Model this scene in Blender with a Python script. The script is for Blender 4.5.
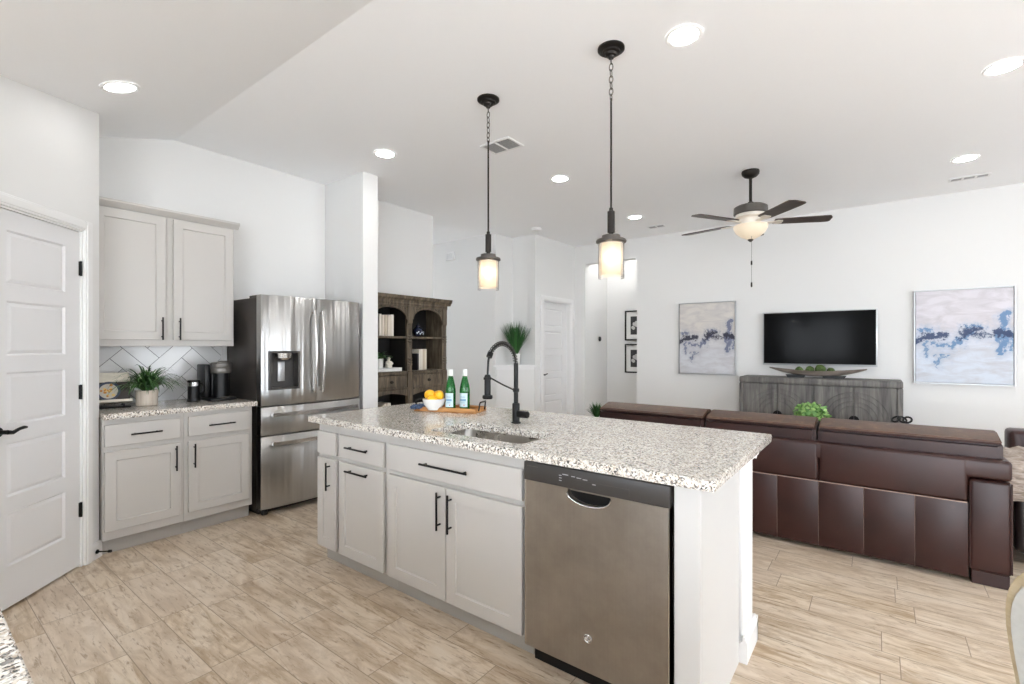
import bpy, bmesh, math, random
from mathutils import Vector, Matrix

random.seed(7)
R = math.radians
PI = math.pi
SC = bpy.context.scene
COL = SC.collection
for o in list(bpy.data.objects):
    bpy.data.objects.remove(o)

# ---------------------------------------------------------------- camera, world, exposure
cam_d = bpy.data.cameras.new('camera')
cam = bpy.data.objects.new('camera', cam_d)
COL.objects.link(cam)
cam.location = (0, 0, 1.34)
cam.rotation_euler = (R(90), 0, R(37.31))
cam_d.sensor_fit = 'HORIZONTAL'
cam_d.sensor_width = 36
cam_d.lens = 479.9 / 1024 * 36
cam_d.shift_y = 4.8 / 1024
cam_d.clip_start = 0.02
SC.camera = cam

W = bpy.data.worlds.new('daylight')
SC.world = W
W.use_nodes = True
wn, wl = W.node_tree.nodes, W.node_tree.links
wn.clear()
wo = wn.new('ShaderNodeOutputWorld')
wb = wn.new('ShaderNodeBackground')
wtc = wn.new('ShaderNodeTexCoord')
wsep = wn.new('ShaderNodeSeparateXYZ')
wr = wn.new('ShaderNodeValToRGB')
wl.new(wtc.outputs['Generated'], wsep.inputs[0])
wl.new(wsep.outputs['Z'], wr.inputs[0])
wr.color_ramp.elements[0].position = 0.0
wr.color_ramp.elements[0].color = (0.885, 0.94, 1.0, 1)      # below the horizon: ground glow added to brighten the ceiling
wr.color_ramp.elements[1].position = 0.06
wr.color_ramp.elements[1].color = (0.87, 0.94, 1.03, 1)      # bright overcast sky
wl.new(wr.outputs[0], wb.inputs[0])
wb.inputs[1].default_value = 7.0
wl.new(wb.outputs[0], wo.inputs[0])

SC.view_settings.view_transform = 'Standard'
SC.view_settings.look = 'None'
SC.view_settings.gamma = 1
SC.view_settings.use_curve_mapping = False
SC.view_settings.exposure = 0.66
SC.cycles.max_bounces = 10
SC.cycles.diffuse_bounces = 7
SC.cycles.glossy_bounces = 5
SC.cycles.transmission_bounces = 8
SC.cycles.transparent_max_bounces = 8
SC.cycles.sample_clamp_indirect = 6
SC.cycles.caustics_reflective = False
SC.cycles.caustics_refractive = False

LAMP = 50.0     # strength of the recessed lamps' lenses

# ---------------------------------------------------------------- materials
def lin(c):
    c = c / 255
    return c / 12.92 if c <= .04045 else ((c + .055) / 1.055) ** 2.4
def rgb(r, g, b):
    return (lin(r), lin(g), lin(b), 1)

class NT:
    """small helper round a material's node tree"""
    def __init__(s, name):
        s.m = bpy.data.materials.new(name)
        s.m.use_nodes = True
        s.n, s.l = s.m.node_tree.nodes, s.m.node_tree.links
        s.b = s.n['Principled BSDF']
    def new(s, t, **k):
        n = s.n.new('ShaderNode' + t)
        for a, v in k.items():
            setattr(n, a, v)
        return n
    def put(s, sock, v):
        if hasattr(v, 'is_output') or isinstance(v, bpy.types.NodeSocket):
            s.l.new(v, sock)
        else:
            sock.default_value = v
    def math(s, op, a, b=0.0, c=None):
        n = s.new('Math', operation=op)
        s.put(n.inputs[0], a); s.put(n.inputs[1], b)
        if c is not None: s.put(n.inputs[2], c)
        return n.outputs[0]
    def obj(s):
        return s.new('TexCoord').outputs['Object']
    def xyz(s, v):
        n = s.new('SeparateXYZ'); s.l.new(v, n.inputs[0]); return n.outputs
    def comb(s, x, y, z):
        n = s.new('CombineXYZ')
        for i, v in enumerate((x, y, z)): s.put(n.inputs[i], v)
        return n.outputs[0]
    def mapv(s, v, scale=(1, 1, 1), loc=(0, 0, 0)):
        n = s.new('Mapping'); s.l.new(v, n.inputs[0])
        n.inputs['Scale'].default_value = scale; n.inputs['Location'].default_value = loc
        return n.outputs[0]
    def noise(s, v, scale, detail=3, rough=.5, dist=0):
        n = s.new('TexNoise'); s.l.new(v, n.inputs['Vector'])
        n.inputs['Scale'].default_value = scale; n.inputs['Detail'].default_value = detail
        n.inputs['Roughness'].default_value = rough; n.inputs['Distortion'].default_value = dist
        return n.outputs['Fac']
    def ramp(s, f, stops, interp='LINEAR'):
        n = s.new('ValToRGB'); s.l.new(f, n.inputs[0])
        cr = n.color_ramp; cr.interpolation = interp
        while len(cr.elements) < len(stops): cr.elements.new(.5)
        for e, (p, c) in zip(cr.elements, stops):
            e.position = p; e.color = c if len(c) == 4 else (*c, 1)
        return n.outputs[0]
    def mix(s, f, a, b, mode='MIX'):
        n = s.new('Mix', data_type='RGBA', blend_type=mode)
        s.put(n.inputs[0], f); s.put(n.inputs[6], a); s.put(n.inputs[7], b)
        return n.outputs[2]
    def bump(s, h, strength=.1, dist=.01):
        n = s.new('Bump'); s.l.new(h, n.inputs['Height'])
        n.inputs['Strength'].default_value = strength; n.inputs['Distance'].default_value = dist
        s.l.new(n.outputs[0], s.b.inputs['Normal'])
    def set(s, color=None, rough=None, metal=None, **k):
        if color is not None: s.put(s.b.inputs['Base Color'], color)
        if rough is not None: s.put(s.b.inputs['Roughness'], rough)
        if metal is not None: s.put(s.b.inputs['Metallic'], metal)
        for a, v in k.items(): s.put(s.b.inputs[a.replace('_', ' ')], v)
        return s.m

def plain(name, c, rough=.5, metal=0, vary=.0, scale=8, **k):
    t = NT(name)
    if vary:
        f = t.noise(t.obj(), scale, 3)
        a = tuple(x * (1 - vary) for x in c[:3]); b = tuple(min(1, x * (1 + vary)) for x in c[:3])
        col = t.ramp(f, [(.3, a), (.7, b)])
        return t.set(col, rough, metal, **k)
    return t.set(c, rough, metal, **k)

def mk_wall(name, c, sc=260, st=.12):
    t = NT(name); v = t.obj()
    t.bump(t.noise(v, sc, 2), st, .002)
    return t.set(c, .75)
M = {}
M['wall'] = mk_wall('painted_wall', rgb(226, 226, 225), 170)
M['ceiling'] = mk_wall('painted_ceiling', rgb(247, 248, 250), 150)
M['trim'] = plain('white_trim', rgb(232, 232, 232), .4)
M['door'] = plain('white_door', rgb(226, 226, 227), .42)
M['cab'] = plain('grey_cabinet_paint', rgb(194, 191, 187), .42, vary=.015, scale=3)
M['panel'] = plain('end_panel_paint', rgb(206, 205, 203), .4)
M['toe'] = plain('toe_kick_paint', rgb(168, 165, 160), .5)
M['black'] = plain('black_metal', rgb(12, 12, 12), .4, .2, Specular_IOR_Level=.35)
M['blackm'] = plain('black_plastic', rgb(11, 11, 12), .34, Specular_IOR_Level=.35)
M['bronze'] = plain('dark_bronze', rgb(46, 42, 39), .45, .7)
M['pewter'] = plain('pewter_metal', rgb(96, 92, 88), .45, .8)
M['chrome'] = plain('chrome', rgb(200, 200, 200), .12, 1)
M['white'] = plain('white_ceramic', rgb(232, 232, 230), .25)
M['cream'] = plain('cream_paper', rgb(226, 219, 205), .7, vary=.05, scale=40)
M['charcoal'] = plain('charcoal_plastic', rgb(58, 55, 53), .4)
M['fridge_side'] = plain('dark_grey_enamel', rgb(62, 57, 54), .45, .3)
M['ventdark'] = plain('vent_shadow_grey', rgb(70, 70, 70), .7)
M['louver'] = plain('vent_louver', rgb(170, 170, 170), .6)
M['navy'] = plain('navy_cloth', rgb(64, 82, 110), .8, vary=.3, scale=60)

def mk_steel(name, c, rough, streak=.06, blotw=.35, wave=0, wscale=7, aniso=0):
    t = NT(name); v = t.obj()
    f = t.noise(t.mapv(v, (160, 160, 1.2)), 1, 3)
    blot = t.noise(v, 5, 5, .65)
    a = tuple(x * (1 - streak) for x in c[:3]); b = tuple(min(1, x * (1 + streak)) for x in c[:3])
    col = t.mix(blotw, t.ramp(f, [(.3, a), (.7, b)]), t.ramp(blot, [(.35, a), (.65, b)]))
    r = t.math('MULTIPLY_ADD', blot, .12, rough - .06) if not aniso or blotw > .5 else rough
    if wave:                                            # sheet metal is never quite flat: broad upright ripples
        t.bump(t.noise(t.mapv(v, (wscale, wscale, .12)), 1, 2, .5), wave, .02)
    tg = t.new('Tangent', direction_type='RADIAL', axis='Z'); t.l.new(tg.outputs[0], t.b.inputs['Tangent'])
    if aniso: t.set(Anisotropic=aniso, Anisotropic_Rotation=.25)
    return t.set(col, r, 1)
M['steel'] = mk_steel('fridge_stainless', rgb(182, 182, 181), .28, .03, 0.0, .5, 11, .96)
M['steel_dw'] = mk_steel('dishwasher_stainless', rgb(166, 158, 149), .36, .12, .85, .25, 5, .92)
M['steel_sink'] = mk_steel('sink_stainless', rgb(188, 184, 178), .28)
M['steel_bar'] = plain('brushed_bar', rgb(205, 202, 198), .24, 1)

def mk_granite(name):
    t = NT(name); v = t.obj()
    nv = t.new('TexNoise'); t.l.new(v, nv.inputs['Vector']); nv.inputs['Scale'].default_value = 60
    vm = t.new('VectorMath', operation='MULTIPLY_ADD')
    t.l.new(nv.outputs['Color'], vm.inputs[0]); vm.inputs[1].default_value = (.012,) * 3; t.l.new(v, vm.inputs[2])
    wv = vm.outputs[0]
    v1 = t.new('TexVoronoi'); t.l.new(wv, v1.inputs['Vector']); v1.inputs['Scale'].default_value = 170
    v2 = t.new('TexVoronoi'); t.l.new(wv, v2.inputs['Vector']); v2.inputs['Scale'].default_value = 290
    s1 = t.xyz(v1.outputs['Color'])[0]; s2 = t.xyz(v2.outputs['Color'])[1]
    c1 = t.ramp(s1, [(0, rgb(34, 32, 32)), (.15, rgb(112, 106, 102)), (.25, rgb(176, 162, 146)), (.38, rgb(206, 197, 184)),
                     (.52, rgb(226, 221, 212)), (.8, rgb(238, 236, 231))], 'CONSTANT')
    c2 = t.ramp(s2, [(0, rgb(44, 42, 41)), (.15, rgb(140, 134, 128)), (.27, rgb(190, 177, 161)), (.40, rgb(230, 226, 218))], 'CONSTANT')
    cl = t.noise(v, 14, 3)
    col = t.mix(t.ramp(cl, [(.42, (.12,) * 3), (.6, (.55,) * 3)]), c1, c2)
    return t.set(col, .16, 0, IOR=1.5)
M['granite'] = mk_granite('speckled_granite')

def mk_floor():
    t = NT('wood_look_floor_tile'); v = t.obj(); x, y, z = t.xyz(v)
    WD, LN = .1835, .6
    rowf = t.math('DIVIDE', t.math('SUBTRACT', y, .464 - 20 * WD), WD)
    row = t.math('FLOOR', rowf); fy = t.math('FRACT', rowf)
    wn1 = t.new('TexWhiteNoise', noise_dimensions='1D'); t.l.new(row, wn1.inputs['W'])
    uf = t.math('ADD', t.math('DIVIDE', t.math('ADD', x, 20), LN), wn1.outputs['Value'])
    col_i = t.math('FLOOR', uf); fx = t.math('FRACT', uf)
    wn2 = t.new('TexWhiteNoise', noise_dimensions='2D')
    t.l.new(t.comb(col_i, row, 0), wn2.inputs['Vector'])
    pid = wn2.outputs['Value']
    ex = t.math('MULTIPLY', t.math('MINIMUM', fx, t.math('SUBTRACT', 1, fx)), LN)
    ey = t.math('MULTIPLY', t.math('MINIMUM', fy, t.math('SUBTRACT', 1, fy)), WD)
    edge = t.math('MINIMUM', ex, ey)
    grout = t.math('LESS_THAN', edge, .0018)
    off = t.math('MULTIPLY', pid, 37)
    streak = t.noise(t.comb(t.math('ADD', t.math('MULTIPLY', x, 2.2), off), t.math('ADD', t.math('MULTIPLY', y, 17), off), pid), 1, 5, .62, .8)
    blot = t.noise(t.comb(t.math('ADD', t.math('MULTIPLY', x, 4.5), off), t.math('ADD', t.math('MULTIPLY', y, 10), off), off), 1, 5, .68, .8)
    fine = t.noise(t.comb(t.math('ADD', t.math('MULTIPLY', x, 9), off), t.math('ADD', t.math('MULTIPLY', y, 62), off), off), 1, 5, .7, .5)
    base = t.ramp(streak, [(.26, rgb(146, 124, 100)), (.40, rgb(190, 169, 142)), (.52, rgb(216, 200, 178)), (.74, rgb(230, 219, 204))])
    blo = t.mix(t.ramp(blot, [(.47, (0,) * 3), (.60, (.5,) * 3), (.74, (.85,) * 3)]), base, rgb(160, 132, 98))
    tint = t.mix(t.math('MULTIPLY', pid, .55), blo, rgb(208, 192, 174))
    fin = t.mix(t.ramp(fine, [(.34, (.75,) * 3), (.46, (0,) * 3)]), tint, rgb(146, 120, 92))
    c = t.mix(grout, fin, rgb(150, 132, 112))
    h = t.math('SUBTRACT', t.math('MULTIPLY', fine, .3), t.math('MULTIPLY', grout, .8))
    t.bump(h, .15, .003)
    return t.set(c, t.math('MULTIPLY_ADD', streak, .2, .24), 0)
M['floor'] = mk_floor()

def mk_tile():
    t = NT('glossy_wall_tile'); v = t.obj()
    oi = t.new('NewGeometry').outputs['Random Per Island']
    f = t.noise(v, 9, 3)
    c = t.mix(f, rgb(226, 225, 223), rgb(236, 235, 233))
    c = t.mix(t.math('MULTIPLY', oi, .45), c, rgb(196, 196, 200))
    t.bump(t.noise(v, 14, 2), .12, .004)
    return t.set(c, .12)
M['tile'] = mk_tile()
M['grout'] = plain('grey_grout', rgb(84, 82, 82), .9)

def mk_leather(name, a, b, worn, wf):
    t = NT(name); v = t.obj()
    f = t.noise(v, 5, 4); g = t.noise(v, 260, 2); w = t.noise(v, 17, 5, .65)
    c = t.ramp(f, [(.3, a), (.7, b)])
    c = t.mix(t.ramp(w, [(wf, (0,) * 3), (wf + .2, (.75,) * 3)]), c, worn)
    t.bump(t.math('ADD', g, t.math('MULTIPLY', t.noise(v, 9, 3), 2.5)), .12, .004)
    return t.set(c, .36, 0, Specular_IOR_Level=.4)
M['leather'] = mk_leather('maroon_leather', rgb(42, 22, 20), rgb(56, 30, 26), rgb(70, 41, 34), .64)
M['leather_lit_worn'] = mk_leather('lit_worn_brown_leather', rgb(66, 44, 34), rgb(94, 66, 48), rgb(124, 96, 70), .52)  # worn cushion tops, with window light painted in as a lighter brown
M['leather_shaded'] = mk_leather('shaded_leather', rgb(24, 17, 17), rgb(32, 23, 22), rgb(40, 29, 27), .64)  # leather with shade painted into its colour, for the armchair arms
M['thread'] = plain('seam_thread', rgb(172, 148, 136), .7)

def mk_wood(name, a, b, c, sc=(3, 3, 40), rough=.6, bump=.25, grain=1.0):
    t = NT(name); v = t.obj()
    f = t.noise(t.mapv(v, sc), grain, 5, .6, .5); g = t.noise(v, 5, 3)
    col = t.ramp(f, [(.3, a), (.5, b), (.72, c)])
    col = t.mix(t.math('MULTIPLY', g, .35), col, a)
    t.bump(f, bump, .004)
    return t.set(col, rough)
M['bookwood'] = mk_wood('weathered_dark_wood', rgb(56, 48, 39), rgb(94, 82, 67), rgb(130, 116, 96), (30, 30, 4))
M['bookwood_dark'] = mk_wood('dark_wood_back', rgb(16, 14, 13), rgb(25, 22, 20), rgb(36, 32, 28), (30, 30, 4))  # much darker tone of the bookcase wood, for back and divider
M['greywood'] = mk_wood('grey_weathered_wood', rgb(74, 72, 70), rgb(108, 105, 102), rgb(140, 137, 132), (26, 26, 2.2))
M['traywood'] = mk_wood('oak_tray_wood', rgb(150, 100, 52), rgb(178, 124, 68), rgb(198, 148, 90), (4, 40, 40), .5, .1)
M['bladewood'] = mk_wood('dark_blade_wood', rgb(44, 33, 27), rgb(62, 48, 39), rgb(78, 60, 48), (3, 40, 40), .4, .05)
M['paleblade'] = M['bladewood']
M['potwood'] = mk_wood('whitewashed_pot', rgb(182, 166, 150), rgb(210, 198, 184), rgb(226, 216, 204), (40, 40, 3), .7, .2)
M['chairwood'] = mk_wood('pale_chair_wood', rgb(168, 150, 118), rgb(190, 172, 140), rgb(206, 190, 160), (4, 4, 30), .5, .1)
M['bowlwood'] = mk_wood('driftwood_bowl', rgb(96, 84, 74), rgb(134, 122, 112), rgb(164, 154, 146), (3, 30, 30), .55, .2)

def mk_leaf(name, a, b, sc=30):
    t = NT(name)
    r = t.new('NewGeometry').outputs['Random Per Island']
    return t.set(t.ramp(r, [(0, a), (1, b)]), .5)
M['fern'] = mk_leaf('fern_green', rgb(30, 64, 30), rgb(86, 128, 70))
M['grass'] = mk_leaf('grass_green', rgb(22, 62, 28), rgb(52, 104, 48))
M['bush'] = mk_leaf('light_bush_green', rgb(84, 140, 62), rgb(168, 204, 124))
M['moss'] = plain('moss_green', rgb(72, 92, 44), .9, vary=.5, scale=40)
M['soil'] = plain('dark_soil', rgb(40, 32, 26), .95)
M['lemon'] = plain('lemon_skin', rgb(238, 182, 34), .42, vary=.08, scale=20)

def mk_glass(name, c, rough=.0, trans=1.0, alpha=None):
    return NT(name).set(c, rough, 0, Transmission_Weight=trans, IOR=1.45)
M['green_glass'] = mk_glass('green_bottle_glass', rgb(24, 140, 52), .02, .72)
def mk_clear(name, mixf=.12):
    t = NT(name)
    tr = t.new('BsdfTransparent'); gl = t.new('BsdfGlossy'); gl.inputs['Roughness'].default_value = .02
    lw = t.new('LayerWeight'); lw.inputs[0].default_value = .25
    ms = t.new('MixShader')
    t.l.new(t.math('MULTIPLY_ADD', lw.outputs['Fresnel'], .6, .02), ms.inputs[0])
    t.l.new(tr.outputs[0], ms.inputs[1]); t.l.new(gl.outputs[0], ms.inputs[2])
    t.l.new(ms.outputs[0], t.n['Material Output'].inputs[0])
    return t.m
M['clear'] = mk_clear('clear_glass')
def mk_frost(name, c):
    t = NT(name)
    tl = t.new('BsdfTranslucent'); tl.inputs[0].default_value = c
    df = t.new('BsdfDiffuse'); df.inputs[0].default_value = c
    rf = t.new('BsdfRefraction'); rf.inputs[0].default_value = c; rf.inputs['Roughness'].default_value = .45; rf.inputs['IOR'].default_value = 1.02
    m1 = t.new('MixShader'); m1.inputs[0].default_value = .4
    m2 = t.new('MixShader'); m2.inputs[0].default_value = .35
    t.l.new(tl.outputs[0], m1.inputs[1]); t.l.new(df.outputs[0], m1.inputs[2])
    t.l.new(m1.outputs[0], m2.inputs[1]); t.l.new(rf.outputs[0], m2.inputs[2])
    t.l.new(m2.outputs[0], t.n['Material Output'].inputs[0])
    return t.m
M['frost'] = mk_frost('frosted_cream_glass', rgb(250, 240, 224))
def mk_emit(name, c, s):
    t = NT(name)
    return t.set((.8, .8, .8, 1), .5, 0, Emission_Color=c, Emission_Strength=s)
M['lamp'] = mk_emit('lamp_lens', (1, .985, .96, 1), LAMP)
M['lamp_soft'] = mk_emit('dim_lamp_lens', (1, .985, .96, 1), LAMP * .42)
M['bulb'] = mk_emit('warm_bulb', (1, .94, .86, 1), 40)
M['fan_bowl'] = NT('lit_alabaster_bowl').set(rgb(190, 178, 160), .4, 0, Emission_Color=(1, .84, .62, 1), Emission_Strength=.30)
M['screen'] = plain('black_screen', rgb(7, 7, 8), .12, Specular_IOR_Level=.06)
M['silver'] = plain('silver_frame', rgb(196, 198, 200), .35, .6)
M['beige_wall'] = M['wall']

STROKES_DARK = [(-.47, -.035, -.15, .03, .022), (-.40, .01, -.30, .03, .018), (0, .06, .17, .068, .024), (.08, .006, .29, .006, .008), (.33, .035, .48, .015, .026), (-.02, -.03, .06, .05, .012)]
STROKES_MID = [(-.46, .06, -.30, .07, .010), (-.27, -.08, -.08, -.10, .020), (-.08, -.095, .08, .05, .024), (.40, .20, .37, -.13, .040), (-.36, -.07, -.37, -.22, .010),
               (-.27, -.27, -.16, -.21, .009), (-.24, -.19, -.24, -.30, .010), (.46, .05, .46, -.13, .018), (.02, .09, .2, .11, .008)]
def mk_paint(name, w, h, top, low, dark, mid):
    """an abstract canvas: pale scraped ground with a broken dark band of strokes (painted pigment)"""
    t = NT(name); v = t.obj(); x, y, z = t.xyz(v)
    u0, v0 = t.math('DIVIDE', x, w), t.math('DIVIDE', z, h)
    sh = t.comb(t.math('MULTIPLY', u0, 1), t.math('MULTIPLY', v0, 1.3), 0)
    def wob(sc, off, amt):
        n1 = t.noise(t.mapv(sh, (1, 1, 1), (off, 0, 0)), sc, 5, .7); return t.math('MULTIPLY', t.math('SUBTRACT', n1, .5), amt)
    p = t.comb(t.math('ADD', u0, wob(7, 1.3, .34)), t.math('ADD', v0, wob(8, 7.7, .22)), 0)
    def field(strokes):
        best = None
        for a0, b0, a1, b1, r in strokes:
            pa = t.new('VectorMath', operation='SUBTRACT'); t.l.new(p, pa.inputs[0]); pa.inputs[1].default_value = (a0, b0, 0)
            ba = Vector((a1 - a0, b1 - b0, 0))
            dt = t.new('VectorMath', operation='DOT_PRODUCT'); t.l.new(pa.outputs[0], dt.inputs[0]); dt.inputs[1].default_value = ba / ba.length_squared
            cl = t.new('Clamp'); t.l.new(dt.outputs['Value'], cl.inputs[0])
            sc = t.new('VectorMath', operation='SCALE'); sc.inputs[0].default_value = ba; t.l.new(cl.outputs[0], sc.inputs['Scale'])
            df = t.new('VectorMath', operation='DISTANCE'); t.l.new(pa.outputs[0], df.inputs[0]); t.l.new(sc.outputs[0], df.inputs[1])
            d = t.math('SUBTRACT', df.outputs['Value'], r)
            best = d if best is None else t.math('MINIMUM', best, d)
        return best
    n1 = t.noise(t.mapv(sh, (3, 8, 1)), 1, 4, .6, .8); n2 = t.noise(sh, 22, 4, .7, .6)
    g = t.mix(t.ramp(t.math('ADD', v0, .5), [(.35, (0,) * 3), (.6, (1,) * 3)]), low, top)
    g = t.mix(t.ramp(n1, [(.34, (.6,) * 3), (.6, (0,) * 3)]), g, rgb(178, 174, 178))
    rough = t.math('MULTIPLY', t.math('SUBTRACT', n2, .5), .09)
    dm = t.math('ADD', field(STROKES_MID), rough); dd = t.math('ADD', field(STROKES_DARK), rough)
    halo = t.ramp(t.math('ADD', t.math('MINIMUM', dm, dd), .5), [(.5, (.55,) * 3), (.57, (0,) * 3)])
    c = t.mix(halo, g, tuple(.5 * a + .5 * b for a, b in zip(mid, low)))
    c = t.mix(t.ramp(t.math('ADD', dm, .5), [(.495, (.9,) * 3), (.515, (0,) * 3)]), c, mid)
    c = t.mix(t.ramp(t.math('ADD', dd, .5), [(.495, (.96,) * 3), (.513, (0,) * 3)]), c, dark)
    return t.set(c, .55)
M['paint_grey'] = mk_paint('abstract_canvas_grey', .762, 1.01, rgb(210, 206, 200), rgb(204, 206, 211), rgb(38, 38, 58), rgb(98, 106, 134))
M['paint_blue'] = mk_paint('abstract_canvas_blue', .79, 1.022, rgb(214, 211, 218), rgb(206, 214, 226), rgb(40, 60, 98), rgb(88, 128, 172))

def mk_throw():
    t = NT('striped_throw'); v = t.obj()
    n = t.noise(t.mapv(v, (14, 5, 60)), 1, 3, .6, 1.2)
    c = t.ramp(n, [(.3, rgb(112, 100, 92)), (.5, rgb(164, 150, 139)), (.7, rgb(192, 181, 171))])
    t.bump(n, .5, .012)
    return t.set(c, .9)
M['throw'] = mk_throw()
M['chairfab'] = plain('pale_grey_fabric', rgb(192, 190, 184), .85, vary=.05, scale=60)

# ---------------------------------------------------------------- mesh helpers
class MB:
    def __init__(s): s.bm = bmesh.new()
    def add(s, t, m=0, mtx=None):
        if mtx is not None: bmesh.ops.transform(t, matrix=mtx, verts=t.verts)
        for f in t.faces: f.material_index = m
        me = bpy.data.meshes.new('t'); t.to_mesh(me); t.free()
        s.bm.from_mesh(me); bpy.data.meshes.remove(me)
        return s
    def box(s, x0, x1, y0, y1, z0, z1, bev=0, seg=2, m=0, mtx=None):
        t = bmesh.new(); bmesh.ops.create_cube(t, size=1)
        for v in t.verts:
            v.co = Vector(((x0 + x1) / 2 + v.co.x * (x1 - x0), (y0 + y1) / 2 + v.co.y * (y1 - y0), (z0 + z1) / 2 + v.co.z * (z1 - z0)))
        if bev: bmesh.ops.bevel(t, geom=list(t.edges), offset=bev, segments=seg, profile=.5, affect='EDGES')
        return s.add(t, m, mtx)
    def shaker(s, x0, x1, z0, z1, yf, t_, frame=.055, rec=.009, m=0):
        t = bmesh.new(); bmesh.ops.create_cube(t, size=1)
        for v in t.verts:
            v.co = Vector(((x0 + x1) / 2 + v.co.x * (x1 - x0), yf + t_ / 2 + v.co.y * t_, (z0 + z1) / 2 + v.co.z * (z1 - z0)))
        bmesh.ops.bevel(t, geom=list(t.edges), offset=.0025, segments=1, affect='EDGES')
        t.normal_update()
        f = min(t.faces, key=lambda f: (round(f.calc_center_median().y, 4), -f.calc_area()))
        if frame:
            bmesh.ops.inset_region(t, faces=[f], thickness=frame, use_even_offset=True)
            bmesh.ops.inset_region(t, faces=[f], thickness=.004, depth=-rec, use_even_offset=True)
        return s.add(t, m)
    def cyl(s, p0, p1, r0, r1=None, seg=24, m=0):
        p0, p1 = Vector(p0), Vector(p1); r1 = r0 if r1 is None else r1
        d = p1 - p0; t = bmesh.new()
        bmesh.ops.create_cone(t, cap_ends=True, segments=seg, radius1=r0, radius2=r1, depth=d.length)
        q = d.to_track_quat('Z', 'Y').to_matrix().to_4x4()
        return s.add(t, m, Matrix.Translation((p0 + p1) / 2) @ q)
    def lathe(s, prof, c=(0, 0, 0), seg=32, m=0, mtx=None, cap=True):
        t = bmesh.new(); rings = []
        for r, z in prof:
            if r < 1e-5: rings.append([t.verts.new((0, 0, z))])
            else: rings.append([t.verts.new((r * math.cos(2 * PI * i / seg), r * math.sin(2 * PI * i / seg), z)) for i in range(seg)])
        for a, b in zip(rings, rings[1:]):
            for i in range(seg):
                j = (i + 1) % seg
                if len(a) == 1 and len(b) == 1: continue
                if len(a) == 1: t.faces.new((a[0], b[i], b[j]))
                elif len(b) == 1: t.faces.new((a[i], a[j], b[0]))
                else: t.faces.new((a[i], a[j], b[j], b[i]))
        if cap:
            for g in (rings[0], rings[-1]):
                if len(g) > 2: t.faces.new(g)
        mm = Matrix.Translation(c)
        return s.add(t, m, mm if mtx is None else mm @ mtx)
    def tube(s, pts, r, seg=10, m=0, closed=False):
        pts = [Vector(p) for p in pts]; n = len(pts)
        rr = r if isinstance(r, (list, tuple)) else [r] * n
        t = bmesh.new(); rings = []; prev = None
        for i, p in enumerate(pts):
            a = pts[(i - 1) % n] if (closed or i > 0) else p
            b = pts[(i + 1) % n] if (closed or i < n - 1) else p
            d = (b - a).normalized()
            if prev is None:
                u = d.orthogonal().normalized()
            else:
                u = (prev - d * prev.dot(d))
                u = u.normalized() if u.length > 1e-6 else d.orthogonal().normalized()
            prev = u; w = d.cross(u)
            rings.append([t.verts.new(p + (u * math.cos(2 * PI * k / seg) + w * math.sin(2 * PI * k / seg)) * rr[i]) for k in range(seg)])
        pairs = list(zip(rings, rings[1:])) + ([(rings[-1], rings[0])] if closed else [])
        for a, b in pairs:
            for k in range(seg):
                j = (k + 1) % seg
                t.faces.new((a[k], a[j], b[j], b[k]))
        if not closed:
            t.faces.new(rings[0]); t.faces.new(rings[-1])
        return s.add(t, m)
    def ball(s, c, r, seg=20, m=0, mtx=None):
        if not isinstance(r, (list, tuple)): r = (r, r, r)
        t = bmesh.new(); bmesh.ops.create_uvsphere(t, u_segments=seg, v_segments=max(6, seg // 2), radius=1)
        mm = Matrix.Translation(c) @ (mtx if mtx is not None else Matrix.Identity(4)) @ Matrix.Diagonal((*r, 1))
        return s.add(t, m, mm)
    def prism(s, poly, a0, a1, axis='z', m=0, bev=0, mtx=None):
        def P(u, v, a): return {'z': (u, v, a), 'y': (u, a, v), 'x': (a, u, v)}[axis]
        t = bmesh.new()
        lo = [t.verts.new(P(u, v, a0)) for u, v in poly]; hi = [t.verts.new(P(u, v, a1)) for u, v in poly]
        t.faces.new(lo); t.faces.new(hi); n = len(poly)
        for i in range(n):
            j = (i + 1) % n; t.faces.new((lo[i], lo[j], hi[j], hi[i]))
        if bev:
            bmesh.ops.recalc_face_normals(t, faces=t.faces)
            bmesh.ops.bevel(t, geom=list(t.edges), offset=bev, segments=2, affect='EDGES')
        return s.add(t, m, mtx)
    def plate(s, outer, holes, a0, a1, axis='z', m=0):
        """slab with holes"""
        def P(u, v, a): return {'z': (u, v, a), 'y': (u, a, v), 'x': (a, u, v)}[axis]
        t = bmesh.new(); loops = []
        for poly in [outer] + list(holes):
            lo = [t.verts.new(P(u, v, a0)) for u, v in poly]
            loops.append(lo)
        es = []
        for lo in loops:
            for i in range(len(lo)): es.append(t.edges.new((lo[i], lo[(i + 1) % len(lo)])))
        bmesh.ops.triangle_fill(t, use_beauty=True, use_dissolve=False, edges=es)
        fs = list(t.faces)
        r = bmesh.ops.extrude_face_region(t, geom=fs)
        d = Vector(P(0, 0, a1)) - Vector(P(0, 0, a0))
        for v in [g for g in r['geom'] if isinstance(g, bmesh.types.BMVert)]: v.co += d
        return s.add(t, m)
    def strip(s, pts, w, side, m=0, taper=True, thick=0):
        """a leaf blade along pts, width w, across direction side"""
        t = bmesh.new(); n = len(pts); L = []; Rr = []
        sd = Vector(side).normalized()
        for i, p in enumerate(pts):
            f = i / (n - 1)
            ww = w * (min(1, .45 + f * 2.2) if f < .25 else 1) * (1 - ((f - .4) / .6) ** 2 if (taper and f > .4) else 1)
            ww = max(ww, w * .04)
            L.append(t.verts.new(Vector(p) - sd * ww / 2)); Rr.append(t.verts.new(Vector(p) + sd * ww / 2))
        for i in range(n - 1): t.faces.new((L[i], Rr[i], Rr[i + 1], L[i + 1]))
        return s.add(t, m)
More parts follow.
